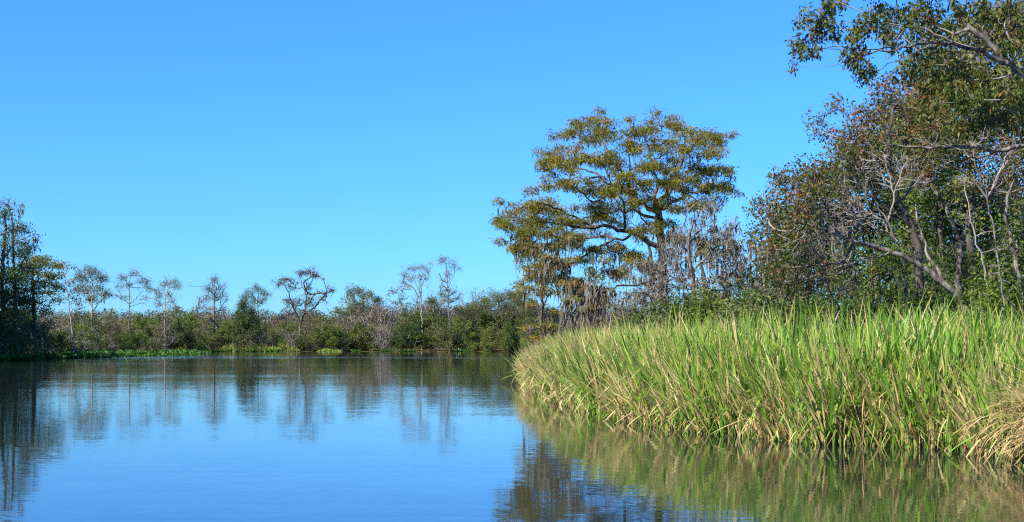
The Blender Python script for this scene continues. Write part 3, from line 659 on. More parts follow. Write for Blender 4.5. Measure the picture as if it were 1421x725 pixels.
# ------------------------------------------------------------------ shrubs and small trees used many times
def local_plant(h, rad, lo, stems, n_tips, r0, rt, leaf, n_leaf, lsize, spread, wood, twig, seed, step, t0=0.45, tv=0.2, tc=0.18, droop=0.2, lobes=12, bf=0.3):
    """one plant about its own base: returns the meshes of its parts"""
    rng = np.random.default_rng(seed); T = Tree(seed + 3)
    T.limb_add([(0, 0, -0.2), (rng.normal(0, .05 * rad), rng.normal(0, .05 * rad), lo * 0.5 + 0.1), (rng.normal(0, .15 * rad), rng.normal(0, .15 * rad), lo + 0.35 * (h - lo))], r0, r0 * 0.5, step)
    for k in range(stems):
        a = rng.uniform(0, 6.283); z0 = rng.uniform(0.1, 0.8) * lo
        T.limb_add([(0, 0, z0), (math.cos(a) * rad * .3, math.sin(a) * rad * .3, lo + .15 * (h - lo)), (math.cos(a) * rad * .7, math.sin(a) * rad * .7, lo + rng.uniform(.3, .7) * (h - lo))], r0 * .6, r0 * .25, step)
    tips = []
    for k in range(lobes):       # uneven crown: lobes of different size
        a = rng.uniform(0, 6.283); q = rad * rng.uniform(0, .85); zc = lo + (h - lo) * rng.uniform(.12, .88) * (1 - .35 * (q / rad) ** 2)
        lr = rad * rng.uniform(.16, .38)
        m = max(4, n_tips // lobes); u = rand_dir(rng, m) * rng.uniform(.3, 1, (m, 1)) ** .6
        tips.append(np.array([math.cos(a) * q, math.sin(a) * q, zc]) + u * np.array([lr, lr, min(lr * .8, (h - lo) * .3)]))
    tips = np.concatenate(tips); tips[:, 2] = np.clip(tips[:, 2], 0.15, None)
    T.grow(tips, bf, step, 0.18); T.finish(rt, 0.43, 0.3)
    a, b = T.tubes(np.zeros(3), rt * 2.2, 5)
    me = {}
    if a: me['trunk'] = (make_mesh('trunk', a[0], quads=a[1], mat=M[wood], smooth=True), None)
    if b: me['twigs'] = (make_mesh('twigs', b[0], quads=b[1], mat=M[twig]), 'stuff')
    if leaf:
        V, Tr, ti = leaves(rng, T.Pn[T.tip], n_leaf, spread, lsize, lsize * .3, droop, 0, t0, tv, tc)
        me['crown'] = (make_mesh('crown', V, tris=Tr, mat=M[leaf], tint=ti), 'stuff')
    return me, h

def place(plant, name, x, y, height, rz, label, cat, group, wide=1.0):
    me, h = plant; k = height / h
    root = bpy.data.objects.new(name, None); col.objects.link(root); root.empty_display_size = 0.3
    root.location = (float(x), float(y), float(ground_z(x, y))); root.rotation_euler = (0, 0, rz); root.scale = (k * wide, k * wide, k)
    tag(root, label, cat, group)
    for nm, (m, kind) in me.items(): tag(add(nm, m, root), kind=kind)
    return root

ORD = ['first', 'second', 'third', 'fourth', 'fifth', 'sixth', 'seventh', 'eighth', 'ninth', 'tenth', 'eleventh', 'twelfth', 'thirteenth', 'fourteenth', 'fifteenth',
       'sixteenth', 'seventeenth', 'eighteenth', 'nineteenth', 'twentieth']

# ------------------------------------------------------------------ shrubs behind the reeds on the right bank
near_green = [local_plant(1.6, 1.1, 0.2, 5, 150, .03, .006, 'leaf_green', 64, .048, .10, 'bark_grey', 'twig_grey', 401 + i, .16, .5, .2, .2) for i in range(3)]
near_olive = [local_plant(1.6, 1.1, 0.2, 5, 150, .03, .006, 'leaf_olive', 52, .046, .10, 'bark_grey', 'twig_grey', 411 + i, .16, .5, .2, .2) for i in range(2)]
near_tall = [local_plant(4.2, 1.5, 0.8, 5, 220, .05, .007, 'leaf_green', 40, .07, .14, 'bark_dark', 'twig_grey', 421 + i, .25, .18, .2, .18, lobes=10) for i in range(2)]
rng = np.random.default_rng(77)
spots = [(858, 440, 62, 'o'), (905, 430, 58, 'o'), (935, 412, 56, 'g'), (962, 404, 54, 'g'), (992, 400, 55, 'g'), (1020, 398, 52, 'g'), (1048, 392, 54, 'g'), (1072, 402, 48, 'o'), (1100, 415, 46, 'g'),
         (1128, 405, 42, 'g'), (1158, 398, 42, 'o'), (1185, 410, 40, 'g'), (1212, 402, 39, 'g'), (1240, 398, 38, 'g'), (1262, 408, 36, 'g'), (1300, 395, 37, 'g'), (1322, 408, 35, 'o'),
         (1352, 390, 36, 'g'), (1378, 402, 34, 'g'), (1402, 385, 34, 'g'), (1425, 395, 33, 'g'), (1450, 380, 33, 'g')]
for i, (px, py, d, t) in enumerate(spots):
    p = W(px, py, d); pl = (near_green if t == 'g' else near_olive)
    place(pl[i % len(pl)], 'shrub', p[0], p[1], p[2] - 0.2, rng.uniform(0, 6.28), ('low green shrub' if t == 'g' else 'low olive shrub') + ' behind the reeds, %s along the bank from the cypress side' % (ORD[i] if i < 20 else ['twenty-first', 'twenty-second'][i - 20]),
          'shrub', 'low shrubs behind the reed bed', 1.15)
for i, (px, py, d) in enumerate([(1105, 330, 47), (1165, 320, 46), (1225, 325, 45), (1290, 310, 44), (1330, 330, 42), (1385, 310, 41), (1420, 290, 42), (1465, 280, 40)]):
    p = W(px, py, d)
    place(near_tall[i % 2], 'tall_shrub', p[0], p[1], p[2] - 0.2, rng.uniform(0, 6.28), 'tall dark green shrub under the right bank trees, %s from the sky gap' % ORD[i], 'shrub', 'tall shrubs in the shade of the right bank')

# ------------------------------------------------------------------ reed bed
EDGE = np.array([(8.3, 13.5), (7.7, 16), (7.2, 19.0), (6.9, 20.2), (6.3, 21.2), (5.45, 22.1), (4.7, 22.8), (4.0, 24.0), (3.2, 25.6), (2.62, 27.5), (2.15, 30.6), (1.6, 34.6), (1.0, 42), (0.72, 48), (0.55, 56), (0.75, 62), (1.6, 67), (3.2, 71)])
es = np.r_[0, np.cumsum(np.linalg.norm(np.diff(EDGE, axis=0), axis=1))]
def edge_at(sv):
    x = np.interp(sv, es, EDGE[:, 0]); y = np.interp(sv, es, EDGE[:, 1])
    e = 0.6; tx = np.interp(sv + e, es, EDGE[:, 0]) - np.interp(sv - e, es, EDGE[:, 0]); ty = np.interp(sv + e, es, EDGE[:, 1]) - np.interp(sv - e, es, EDGE[:, 1])
    l = np.hypot(tx, ty) + 1e-9
    return x, y, ty / l, -tx / l           # point and inward normal

def blades(rng, bx, by, bz, h, az, th0, th1, pw, w, tint_a, tint_b, kink, K=6, twist=0.6):
    """ribbon leaves: lean th0 at the foot, bending on by th1 towards the tip; kinked ones fold over"""
    n = len(bx); t = np.linspace(0, 1, K + 1)
    tm = (t[:-1] + t[1:]) / 2
    kt = rng.uniform(0.35, 0.8, n)
    th = th0[:, None] + th1[:, None] * tm[None] ** pw[:, None] + np.where(kink[:, None] & (tm[None] > kt[:, None]), rng.uniform(1.0, 2.3, n)[:, None], 0)
    az2 = az[:, None] + rng.normal(0, 0.12, (n, K)).cumsum(1)
    ds = (h / K)[:, None]
    dx = np.sin(th) * np.cos(az2) * ds; dy = np.sin(th) * np.sin(az2) * ds; dz = np.cos(th) * ds
    X = np.concatenate([np.zeros((n, 1)), dx.cumsum(1)], 1) + bx[:, None]
    Y = np.concatenate([np.zeros((n, 1)), dy.cumsum(1)], 1) + by[:, None]
    Z = np.maximum(np.concatenate([np.zeros((n, 1)), dz.cumsum(1)], 1) + bz[:, None], -0.03)
    sa = az + math.pi / 2 + rng.normal(0, twist, n)
    tw = sa[:, None] + t[None] * rng.normal(0, 0.7, n)[:, None]
    ww = (w[:, None] * (np.minimum(1, 0.65 + 1.6 * t) * np.clip((1 - t) * 3.2, 0.03, 1) ** 0.7)[None]) * 0.5
    Pm = np.stack([X, Y, Z], -1); S = np.stack([np.cos(tw), np.sin(tw), 0.15 * np.sin(tw * 3)], -1) * ww[..., None]
    V = np.stack([Pm - S, Pm + S], 2).reshape(-1, 3)
    i = (np.arange(n) * (K + 1) * 2)[:, None] + np.arange(K) * 2
    Q = np.stack([i, i + 1, i + 3, i + 2], -1).reshape(-1, 4)
    ti = np.clip(tint_a[:, None] + (tint_b - tint_a)[:, None] * t[None] ** 2.2, 0, 1)
    return V, Q, np.repeat(ti.ravel(), 2)

def reed_bed():
    rng = np.random.default_rng(5)
    NP = 15000
    sv = rng.uniform(0, es[-1], NP); off = np.where(rng.random(NP) < 0.55, rng.uniform(0, 1.8, NP), rng.uniform(0, 1, NP) ** 1.3 * 9.0)
    # ragged edge: the front wanders in and out
    rag = 0.35 * np.sin(sv * 1.7) + 0.25 * np.sin(sv * 4.1 + 1) + 0.15 * np.sin(sv * 9.3)
    ex, ey, nx_, ny_ = edge_at(sv)
    px = ex + nx_ * (off + 0.25 + 0.45 * rag) ; py = ey + ny_ * (off + 0.25 + 0.45 * rag)
    NB = 6; k = np.repeat(np.arange(NP), NB); n = len(k)
    d = py[k]; o = off[k]
    tipf = np.clip((d - 30) / 16, 0, 1)
    grow = 0.5 + 0.5 * np.sin(sv * 0.9 + 2 * np.sin(sv * .37))          # taller and shorter stands
    plant_h = 0.95 * (1.0 + 1.15 * np.clip(off / 2.6, 0, 1) ** 0.7 + 0.2 * grow + rng.normal(0, 0.15, NP))
    h = plant_h[k] * (1.02 - 0.17 * np.clip((28 - d) / 7, 0, 1)) * rng.uniform(0.55, 1.15, n)
    outaz = np.arctan2(-ny_, -nx_)[k]
    front = np.clip(1 - o / 1.6, 0, 1)
    az = np.where(rng.random(n) < 0.15 + 0.25 * tipf + 0.35 * front, outaz + rng.normal(0, 0.8, n), rng.uniform(0, 6.283, n))
    th0 = np.abs(rng.normal(0.10, 0.16, n)) + 0.12 * tipf + 0.25 * front * rng.random(n)
    th1 = np.abs(rng.normal(0.22, 0.45, n)) + 0.35 * front * rng.random(n)
    kink = rng.random(n) < 0.07 + 0.10 * front
    near_edge = np.clip((21.5 - d) / 2.5, 0, 1)
    pd = 0.10 + 0.24 * tipf + 0.28 * front + 0.10 * near_edge
    patchy = 0.5 + 0.5 * np.sin(sv * 2.3 + 1.3 * np.sin(sv * .8)) * np.sin(sv * 0.6)
    dead = rng.random(n) < pd * (0.45 + 1.1 * patchy[k])
    ta = np.where(dead, rng.normal(0.82, 0.07, n), rng.normal(0.36, 0.13, n) + 0.12 * tipf)
    tb = np.where(dead, ta + 0.03, np.where(rng.random(n) < 0.2, ta + 0.35, ta + 0.06))
    w = rng.uniform(0.022, 0.058, n) * (0.75 + 0.3 * (~dead))
    bx = px[k] + rng.normal(0, 0.06, n); by = py[k] + rng.normal(0, 0.06, n)
    a = blades(rng, bx, by, np.full(n, -0.03), h, az, th0, th1, rng.uniform(1.2, 3.2, n), w, ta, tb, kink)
    o1 = add('reeds', make_mesh('reeds', a[0], quads=a[1], mat=M['reed'], tint=a[2]))
    tag(o1, 'dense bed of tall green reeds with straw coloured blades along the right bank', 'reeds', kind='stuff')
    # the broken, bleached skirt hanging over the waterline
    n = 7500; sv2 = rng.uniform(0, es[-1], n); ex, ey, nx_, ny_ = edge_at(sv2)
    rag = 0.35 * np.sin(sv2 * 1.7) + 0.25 * np.sin(sv2 * 4.1 + 1) + 0.15 * np.sin(sv2 * 9.3)
    of = rng.uniform(-0.1, 0.7, n) + 0.25 + 0.45 * rag
    tipf = np.clip((ey - 30) / 16, 0, 1)
    bx = ex + nx_ * of; by = ey + ny_ * of
    az = np.arctan2(-ny_, -nx_) + rng.normal(0, 0.55, n)
    h = rng.uniform(0.4, 1.25, n); dead = rng.random(n) < 0.7
    ta = np.where(dead, rng.normal(0.86, 0.08, n), rng.normal(0.42, 0.12, n))
    a = blades(rng, bx, by, np.full(n, -0.02), h, az, np.abs(rng.normal(0.4, 0.22, n)), np.abs(rng.normal(0.5, 0.35, n)), rng.uniform(1, 2.5, n), rng.uniform(0.012, 0.034, n), ta, ta + 0.05, rng.random(n) < 0.35)
    o2 = add('dry_reeds', make_mesh('dry_reeds', a[0], quads=a[1], mat=M['reed'], tint=a[2]))
    tag(o2, 'bent straw coloured dead reed blades trailing along the waterline', 'reeds', kind='stuff')
reed_bed()

def tussock():
    rng = np.random.default_rng(9); n = 1300
    base = np.array([7.62, 19.0, 0.0])
    r = rng.uniform(0, 0.42, n) ** 0.8; a0 = rng.uniform(0, 6.283, n)
    bx = r * np.cos(a0); by = r * np.sin(a0)
    az = np.where(rng.random(n) < .55, math.pi + rng.normal(0, 0.9, n), a0 + rng.normal(0, .5, n))
    th0 = np.abs(rng.normal(0.35, 0.25, n)); th1 = np.abs(rng.normal(1.7, 0.5, n))
    ta = np.clip(rng.normal(0.86, 0.06, n), 0, 1)
    V, Q, ti = blades(rng, bx, by, rng.uniform(0, .35, n), rng.uniform(0.8, 1.75, n), az, th0, th1, rng.uniform(0.8, 1.6, n), rng.uniform(0.008, 0.02, n), ta, ta + .03, rng.random(n) < .12, 8)
    root = bpy.data.objects.new('grass_tussock', None); col.objects.link(root); root.location = base.tolist()
    tag(root, 'dry straw coloured grass tussock arching over the water at the frame edge', 'grass clump')
    tag(add('blades', make_mesh('tussock_blades', V, quads=Q, mat=M['reed'], tint=ti), root), kind='stuff')
    C = rng.normal(size=(60, 3)) * np.array([.4, .3, .08]) + np.array([-.25, -.35, .22])
    V, T_, ti = leaves(rng, C, 5, .06, .07, .03, 0, .4, .5, .2, .1)
    tag(add('leaves', make_mesh('tussock_leaves', V, tris=T_, mat=M['leaf_green'], tint=ti), root), kind='stuff')
tussock()

# ------------------------------------------------------------------ far bank: landmark trees
FAR = []   # (pixel column, phrase) of trees other labels can point at
def far_tree(px, phrase, *a, **k):
    FAR.append((px, phrase)); a = list(a)
    rg = np.random.default_rng(int(px) + 7); cl = [(c[0], c[1], c[2], c[3], int(c[4] * 2.4)) for c in a[4]]      # finer twigs
    for c in a[4]:                                                                                  # ragged tufts breaking the outline
        for q in range(3): cl.append((c[0] + rg.normal(0, c[2] * .9), c[1] + rg.normal(1, c[3] * 1.0), rg.uniform(1.5, 4), rg.uniform(1, 3), int(rg.integers(5, 14))))
    ys = [c[1] for c in a[4]]; tr = a[2]
    for q in range(7):                                                                              # short side branches down the trunk
        yy = rg.uniform(min(ys), max(ys) + 22); xx = np.interp(-yy, [-t[1] for t in tr], [t[0] for t in tr]) + rg.normal(0, 5)
        cl.append((xx, yy, rg.uniform(2, 5), rg.uniform(1, 2.5), int(rg.integers(4, 10))))
    a[4] = cl
    k['rt'] = k.get('rt', .02) * 1.2; k['wob'] = .07; a[3] *= .7
    if k.get('n_leaf'): k['lsize'] *= .6; k['n_leaf'] = int(k['n_leaf'] * 2.6)
    return tree_px('bank_tree', a[0], *a[1:], **k)

far_tree(125, 'round crowned tree', 'slim tree with rounded grey green crown above the floating plants', 262, [(126, 484), (127, 455), (128, 430), (127, 405), (129, 385)], .30,
         [(112, 385, 10, 8, 46), (126, 377, 12, 6, 46), (140, 385, 9, 8, 40), (118, 400, 10, 7, 36), (136, 402, 10, 8, 40), (148, 408, 6, 4, 18), (108, 402, 5, 6, 16), (128, 415, 8, 5, 20)], [([(128, 432), (140, 418), (150, 408)], .12, .05), ([(128, 425), (114, 410), (108, 395)], .12, .05)],
         'leaf_olive', 'bark_pale', 'twig_brown', seed=501, rt=.022, n_leaf=7, lsize=.30, spread=.4, t0=.55, moss=(.06, 3, .7, .07))
far_tree(180, 'thin wide crowned tree', 'thin bare brown tree with wide open crown on a straight trunk', 285, [(181, 484), (180, 450), (180, 420), (179, 400), (181, 385)], .27,
         [(170, 385, 9, 6, 40), (185, 380, 10, 6, 40), (196, 390, 7, 6, 26), (165, 398, 7, 5, 22), (180, 396, 9, 6, 30), (203, 392, 5, 6, 20), (160, 410, 5, 4, 12), (172, 412, 7, 4, 14)], [([(180, 424), (195, 408), (204, 392)], .08, .03), ([(180, 424), (168, 410), (162, 398)], .08, .03)],
         'leaf_brown', 'bark_grey', 'twig_brown', seed=511, rt=.022, n_leaf=3, lsize=.26, spread=.4, t0=.4)
far_tree(229, 'high tufted pale tree', 'pale stemmed tree with tufts of thin foliage held high and to one side', 293, [(229, 485), (229, 450), (229, 425), (231, 405), (237, 393)], .28,
         [(240, 391, 8, 4, 34), (247, 397, 5, 6, 22), (228, 396, 7, 4, 26), (214, 402, 7, 3, 18), (206, 400, 4, 5, 12), (222, 410, 6, 5, 22), (234, 410, 6, 5, 20), (240, 418, 5, 5, 14), (220, 424, 5, 4, 12), (203, 413, 5, 2, 8)], [([(229, 432), (219, 415), (214, 403)], .10, .03), ([(229, 425), (239, 410), (246, 396)], .09, .03)],
         'leaf_olive', 'bark_pale', 'twig_brown', seed=521, rt=.022, n_leaf=5, lsize=.27, spread=.38, t0=.7)
far_tree(297, 'bare conical tree', 'bare purple brown conical cypress with flared pale trunk at the water', 308, [(297, 486), (297, 455), (297, 425), (297, 400), (298, 385)], .42,
         [(298, 388, 7, 6, 40), (290, 400, 10, 7, 50), (306, 400, 9, 7, 46), (283, 415, 11, 6, 46), (310, 412, 8, 8, 40), (298, 412, 10, 8, 50), (276, 428, 9, 4, 30), (292, 428, 10, 5, 36), (308, 428, 9, 5, 26), (271, 434, 5, 3, 14)], [],
         'leaf_brown', 'bark_grey', 'twig_brown', seed=531, rt=.022, n_leaf=4, lsize=.26, spread=.45, flare=1.0, t0=.3)
far_tree(358, 'sparse green topped tree', 'slim tree with sparse pale green top and straight trunk', 314, [(358, 484), (358, 455), (358, 425), (358, 402)], .30,
         [(357, 400, 6, 5, 28), (347, 406, 8, 5, 30), (367, 408, 7, 6, 30), (340, 414, 6, 5, 20), (352, 418, 7, 5, 22), (366, 418, 6, 5, 20), (338, 424, 4, 4, 10)], [],
         'leaf_olive', 'bark_grey', 'twig_brown', seed=541, rt=.022, n_leaf=7, lsize=.28, spread=.42, t0=.6)
far_tree(417, 'gnarled mossy tree', 'gnarled dark tree with mossy flat crown and one long bare arm', 312, [(417, 484), (417, 465), (416, 448), (421, 438), (425, 425), (426, 410), (425, 390)], .55,
         [(398, 388, 12, 4, 50), (388, 394, 6, 4, 20), (418, 379, 10, 4, 40), (430, 378, 10, 5, 40), (440, 382, 6, 4, 20), (404, 398, 8, 6, 26), (398, 418, 9, 6, 36), (412, 420, 12, 7, 46), (428, 400, 6, 8, 24), (430, 420, 12, 8, 50), (452, 406, 8, 4, 26), (460, 403, 4, 3, 14), (446, 414, 6, 5, 16), (408, 432, 12, 5, 36), (430, 434, 12, 5, 36)],
         [([(421, 438), (438, 425), (450, 410), (461, 403)], .22, .08), ([(416, 448), (406, 425), (400, 405), (392, 392)], .22, .08), ([(425, 410), (418, 395), (416, 380)], .14, .05), ([(426, 405), (433, 390), (440, 382)], .12, .05)],
         'leaf_brown', 'bark_dark', 'twig_grey', seed=551, rt=.028, n_leaf=4, lsize=.28, spread=.4, moss=(.10, 3, .8, .06), t0=.4)
far_tree(560, 'wispy grey tree', 'wispy grey leafless tree left of the umbrella topped one', 330, [(562, 484), (562, 450), (558, 425), (552, 408)], .28,
         [(545, 404, 9, 5, 34), (556, 400, 8, 5, 30), (538, 410, 6, 4, 18), (560, 412, 9, 6, 34), (548, 420, 9, 5, 26), (568, 424, 6, 5, 18)], [], None, 'bark_grey', 'twig_grey', seed=561, rt=.028)
far_tree(577, 'umbrella topped bare tree', 'bare tree with pale trunk and dome shaped umbrella crown', 324, [(586, 484), (586, 450), (584, 425), (584, 400), (581, 385)], .34,
         [(572, 374, 8, 4, 44), (586, 372, 8, 4, 44), (562, 381, 7, 5, 40), (594, 374, 6, 4, 26), (570, 386, 9, 5, 46), (584, 382, 8, 5, 36), (559, 392, 6, 5, 26), (566, 398, 7, 5, 26), (590, 386, 5, 6, 16)],
         [([(584, 418), (574, 400), (564, 385)], .16, .04), ([(584, 400), (590, 385), (594, 375)], .12, .04), ([(584, 408), (576, 392), (573, 376)], .12, .04)], 'leaf_brown', 'bark_pale', 'twig_brown', seed=571, rt=.026, n_leaf=3, lsize=.25, spread=.4, t0=.35)
far_tree(620, 'slender tufted tree', 'slender bare tree with small tuft at the very top', 322, [(624, 484), (624, 455), (623, 425), (621, 395), (620, 375), (617, 360)], .32,
         [(616, 359, 8, 3, 32), (626, 366, 6, 4, 26), (612, 364, 5, 3, 16), (622, 380, 6, 6, 22), (613, 388, 5, 4, 12), (630, 372, 4, 4, 14), (620, 402, 9, 5, 32), (612, 408, 7, 5, 26), (630, 406, 7, 5, 24), (622, 416, 10, 6, 34), (636, 414, 4, 4, 10)],
         [([(622, 400), (630, 382), (631, 370)], .08, .03)], 'leaf_brown', 'bark_grey', 'twig_brown', seed=581, rt=.026, n_leaf=4, lsize=.26, spread=.4, t0=.6)
far_tree(342, 'bright green small tree', 'bright green leafy small tree left of the sparse topped one', 309, [(343, 485), (344, 465), (342, 445), (340, 430)], .16,
         [(337, 424, 7, 6, 34), (348, 432, 9, 6, 40), (335, 438, 8, 6, 36), (350, 446, 10, 6, 44), (340, 454, 10, 6, 44), (356, 458, 8, 5, 36), (346, 466, 12, 6, 44)], [], 'leaf_green', 'bark_pale', 'twig_grey', seed=591, rt=.022, n_leaf=14, lsize=.32, spread=.5, t0=.55)
far_tree(690, 'big bushy bank tree', 'broad bushy green tree on the far bank just left of the mossy cypress', 324, [(698, 484), (697, 460), (695, 440), (694, 425)], .3,
         [(690, 415, 14, 7, 44), (705, 410, 12, 7, 40), (675, 424, 13, 7, 44), (718, 418, 10, 7, 36), (662, 432, 12, 7, 40), (700, 430, 14, 7, 44), (685, 440, 14, 7, 44), (715, 438, 12, 7, 40), (730, 430, 10, 8, 36), (648, 440, 10, 6, 32), (726, 410, 8, 5, 20)],
         [([(697, 455), (685, 440), (672, 425)], .12, .04), ([(697, 455), (712, 440), (720, 425)], .12, .04)], 'leaf_olive', 'bark_grey', 'twig_grey', seed=601, rt=.026, n_leaf=18, lsize=.34, spread=.6, t0=.45)

# ------------------------------------------------------------------ left bank trees
tree_px('bank_tree', 'tall dark tree at the left frame edge with grey branches above', 146, [(6, 490), (6, 440), (2, 400), (4, 360), (8, 320), (6, 295)], .38,
        [(2, 300, 20, 10, 60), (22, 318, 16, 8, 50), (-14, 320, 18, 10, 50), (10, 336, 20, 8, 50), (34, 318, 8, 4, 14), (-6, 355, 22, 10, 60), (24, 352, 16, 7, 40), (0, 380, 24, 10, 60), (14, 400, 20, 10, 50), (-10, 415, 24, 12, 60), (-20, 290, 14, 10, 30), (38, 345, 12, 8, 30), (46, 372, 12, 8, 36), (30, 385, 16, 10, 44), (52, 400, 12, 8, 34), (40, 418, 16, 10, 44), (60, 430, 12, 8, 34)],
        [([(4, 360), (24, 335), (44, 326)], .10, .03), ([(2, 400), (20, 375), (38, 355)], .10, .03)], 'leaf_green', 'bark_grey', 'twig_grey', seed=611, rt=.016, n_leaf=30, lsize=.17, spread=.34, t0=.55)
tree_px('bank_tree', 'low dense dark evergreen crowding the left frame edge under the tall tree', 141, [(-12, 492), (-12, 450), (-8, 420), (-10, 390)], .3,
        [(-14, 372, 22, 12, 60), (12, 385, 20, 10, 60), (-4, 400, 24, 12, 70), (22, 415, 20, 12, 60), (0, 430, 26, 12, 70), (28, 442, 18, 10, 50), (8, 455, 24, 10, 60), (-20, 440, 24, 14, 60), (24, 470, 22, 10, 50), (0, 480, 26, 8, 50), (40, 482, 12, 6, 24)],
        [], 'leaf_green', 'bark_dark', 'twig_grey', seed=615, rt=.016, n_leaf=44, lsize=.16, spread=.34, t0=.2)
tree_px('bank_tree', 'bare twigged grey tree rising above the dark tree at the left edge', 150, [(22, 490), (22, 440), (20, 390), (18, 340), (16, 300)], .28,
        [(12, 283, 12, 8, 60), (28, 290, 8, 8, 40), (36, 335, 12, 6, 44), (50, 328, 9, 6, 36), (20, 320, 12, 10, 44), (34, 350, 12, 7, 40), (52, 342, 8, 5, 20), (0, 280, 10, 6, 30), (30, 375, 14, 8, 40), (14, 360, 12, 10, 40)],
        [([(20, 390), (36, 355), (52, 330)], .10, .03), ([(18, 340), (26, 310), (28, 285)], .08, .03)], 'leaf_brown', 'bark_grey', 'twig_grey', seed=621, rt=.014, n_leaf=3, lsize=.16, spread=.3, t0=.4, moss=(.1, 3, .6, .05))
def left_cypress():
    d = 158.; rng = np.random.default_rng(71); T = Tree(72); x = 46
    g = W(x, 478, d); base = np.array([g[0], d, float(ground_z(g[0], d)) - .1])
    T.limb_add(np.vstack([base, [W(a, b, d) for a, b in [(47, 440), (46, 410), (45, 385), (47, 362)]]]), .36, .1, .5, .03)
    pads = [(50, 360, 18, 3, 40), (34, 368, 14, 3, 30), (66, 366, 14, 3, 30), (82, 369, 8, 2.5, 16), (48, 378, 20, 3, 36), (68, 382, 12, 3, 24), (28, 388, 14, 3, 28), (56, 392, 18, 3, 34), (76, 398, 10, 3, 18), (36, 402, 14, 3, 26), (62, 406, 16, 3, 30), (44, 416, 16, 3, 26), (70, 418, 10, 3, 14), (26, 420, 12, 3, 20)]
    tips, _ = clump_points(rng, pads, d, d / F, 50, 40, .8)
    T.grow(tips, .3, .5, .12); T.finish(.014, .45, .8)
    s1 = leaves(rng, T.Pn[T.tip], 40, (.5, .5, .24), .3, .045, .5, .3, .34, .14, .16)
    build('cypress_tree', 'dark trunked cypress with flat rusty foliage layers beside the left edge', 'tree', T, base, 'bark_dark', 'bark_dark', [('crown', s1, 'needle')], None, moss_strands(rng, T.Pn[(T.r < .04) & (rng.random(len(T.r)) < .12)], 3, .7, .05), .04)
left_cypress()
tree_px('bank_tree', 'leaning pale stemmed sapling between the left cypress and the round crowned tree', 200, [(103, 484), (100, 455), (96, 430), (93, 405), (90, 385)], .16,
        [(88, 380, 8, 6, 30), (100, 390, 9, 7, 34), (84, 398, 7, 6, 24), (96, 410, 9, 7, 30), (108, 420, 9, 7, 36), (106, 435, 8, 6, 30), (82, 415, 6, 5, 16), (114, 405, 6, 5, 16)],
        [([(97, 435), (106, 425), (110, 415)], .06, .03)], 'leaf_olive', 'bark_pale', 'twig_brown', seed=641, rt=.016, n_leaf=6, lsize=.22, spread=.32, t0=.3, moss=(.08, 3, .6, .06))
tree_px('dead_limb_tree', 'pale dead branching limb low on the left bank beneath the cypress', 160, [(60, 492), (58, 465), (54, 450), (50, 442)], .09,
        [(40, 455, 8, 3, 10), (34, 462, 4, 3, 6), (62, 430, 5, 8, 10), (48, 436, 5, 6, 8), (66, 445, 5, 5, 8)], [([(56, 456), (46, 456), (36, 462)], .07, .03), ([(54, 450), (58, 435), (62, 420)], .06, .02)], None, 'bark_pale', 'bark_pale', seed=651, rt=.018)

# ------------------------------------------------------------------ scrub along the far and left banks
rng = np.random.default_rng(123)
far_kind = {
    'green': ([local_plant(5, 3.6, .1, 5, 170, .10, .02, 'leaf_green', 64, .20, .30, 'bark_grey', 'twig_grey', 701 + i, .5, .55, .2, .2) for i in range(3)], 'leafy green bush'),
    'olive': ([local_plant(5, 3.4, .1, 5, 160, .10, .02, 'leaf_olive', 48, .20, .30, 'bark_grey', 'twig_grey', 711 + i, .5, .5, .2, .2) for i in range(3)], 'olive grey bush'),
    'grey': ([local_plant(5, 3.2, .2, 6, 330, .10, .026, 'leaf_brown', 10, .14, .38, 'bark_grey', 'twig_grey', 721 + i, .45, .75, .2, .2, bf=.4) for i in range(3)], 'grey twiggy shrub'),
    'brown': ([local_plant(5, 3.2, .2, 5, 200, .10, .022, 'leaf_brown', 36, .18, .3, 'bark_dark', 'twig_brown', 731 + i, .5, .6, .2, .2) for i in range(2)], 'rusty brown shrub'),
    'tree': ([local_plant(10, 4.2, 2.5, 5, 240, .2, .024, 'leaf_olive', 46, .21, .36, 'bark_pale', 'twig_grey', 741 + i, .6, .5, .22, .2, lobes=14) for i in range(3)], 'scrubby olive tree'),
    'baretree': ([local_plant(10, 4.0, 3, 6, 260, .2, .026, 'leaf_brown', 13, .16, .45, 'bark_pale', 'twig_brown', 751 + i, .55, .5, .2, .2, lobes=14) for i in range(2)], 'half bare grey tree'),
}
def shore_depth(px):
    ds = np.arange(120, 340, .5); xs = (px - CX) / F * ds
    sd = shore_dist(xs, ds); land = np.where(sd > 0)[0]
    k = land[0] if len(land) else -1
    return ds[k]
plan = []
for px in np.arange(112, 738, 12.5):
    p = px + rng.uniform(-5, 5)
    if px < 250: kind = rng.choice(['green', 'olive', 'grey', 'brown'], p=[.5, .3, .12, .08]); top = rng.uniform(446, 472)
    elif px < 330: kind = rng.choice(['green', 'olive', 'grey', 'brown'], p=[.4, .3, .2, .1]); top = rng.uniform(448, 474)
    elif px < 430: kind = rng.choice(['green', 'olive', 'grey', 'brown'], p=[.4, .3, .22, .08]); top = rng.uniform(444, 470)
    elif px < 500: kind = rng.choice(['green', 'olive', 'grey'], p=[.35, .35, .3]); top = rng.uniform(438, 466)
    else: kind = rng.choice(['green', 'olive', 'grey'], p=[.72, .18, .10]); top = rng.uniform(440, 468)
    plan.append((p, rng.uniform(0.3, 4), top, kind, 'front'))
for px in np.arange(105, 745, 17):
    p = px + rng.uniform(-7, 7)
    if px < 480: kind = rng.choice(['olive', 'grey', 'brown', 'green'], p=[.45, .2, .1, .25]); top = rng.uniform(436, 450)
    else: kind = rng.choice(['tree', 'baretree', 'grey', 'green'], p=[.5, .2, .2, .1]); top = rng.uniform(412, 436)
    plan.append((p, rng.uniform(14, 30), top, kind, 'middle'))
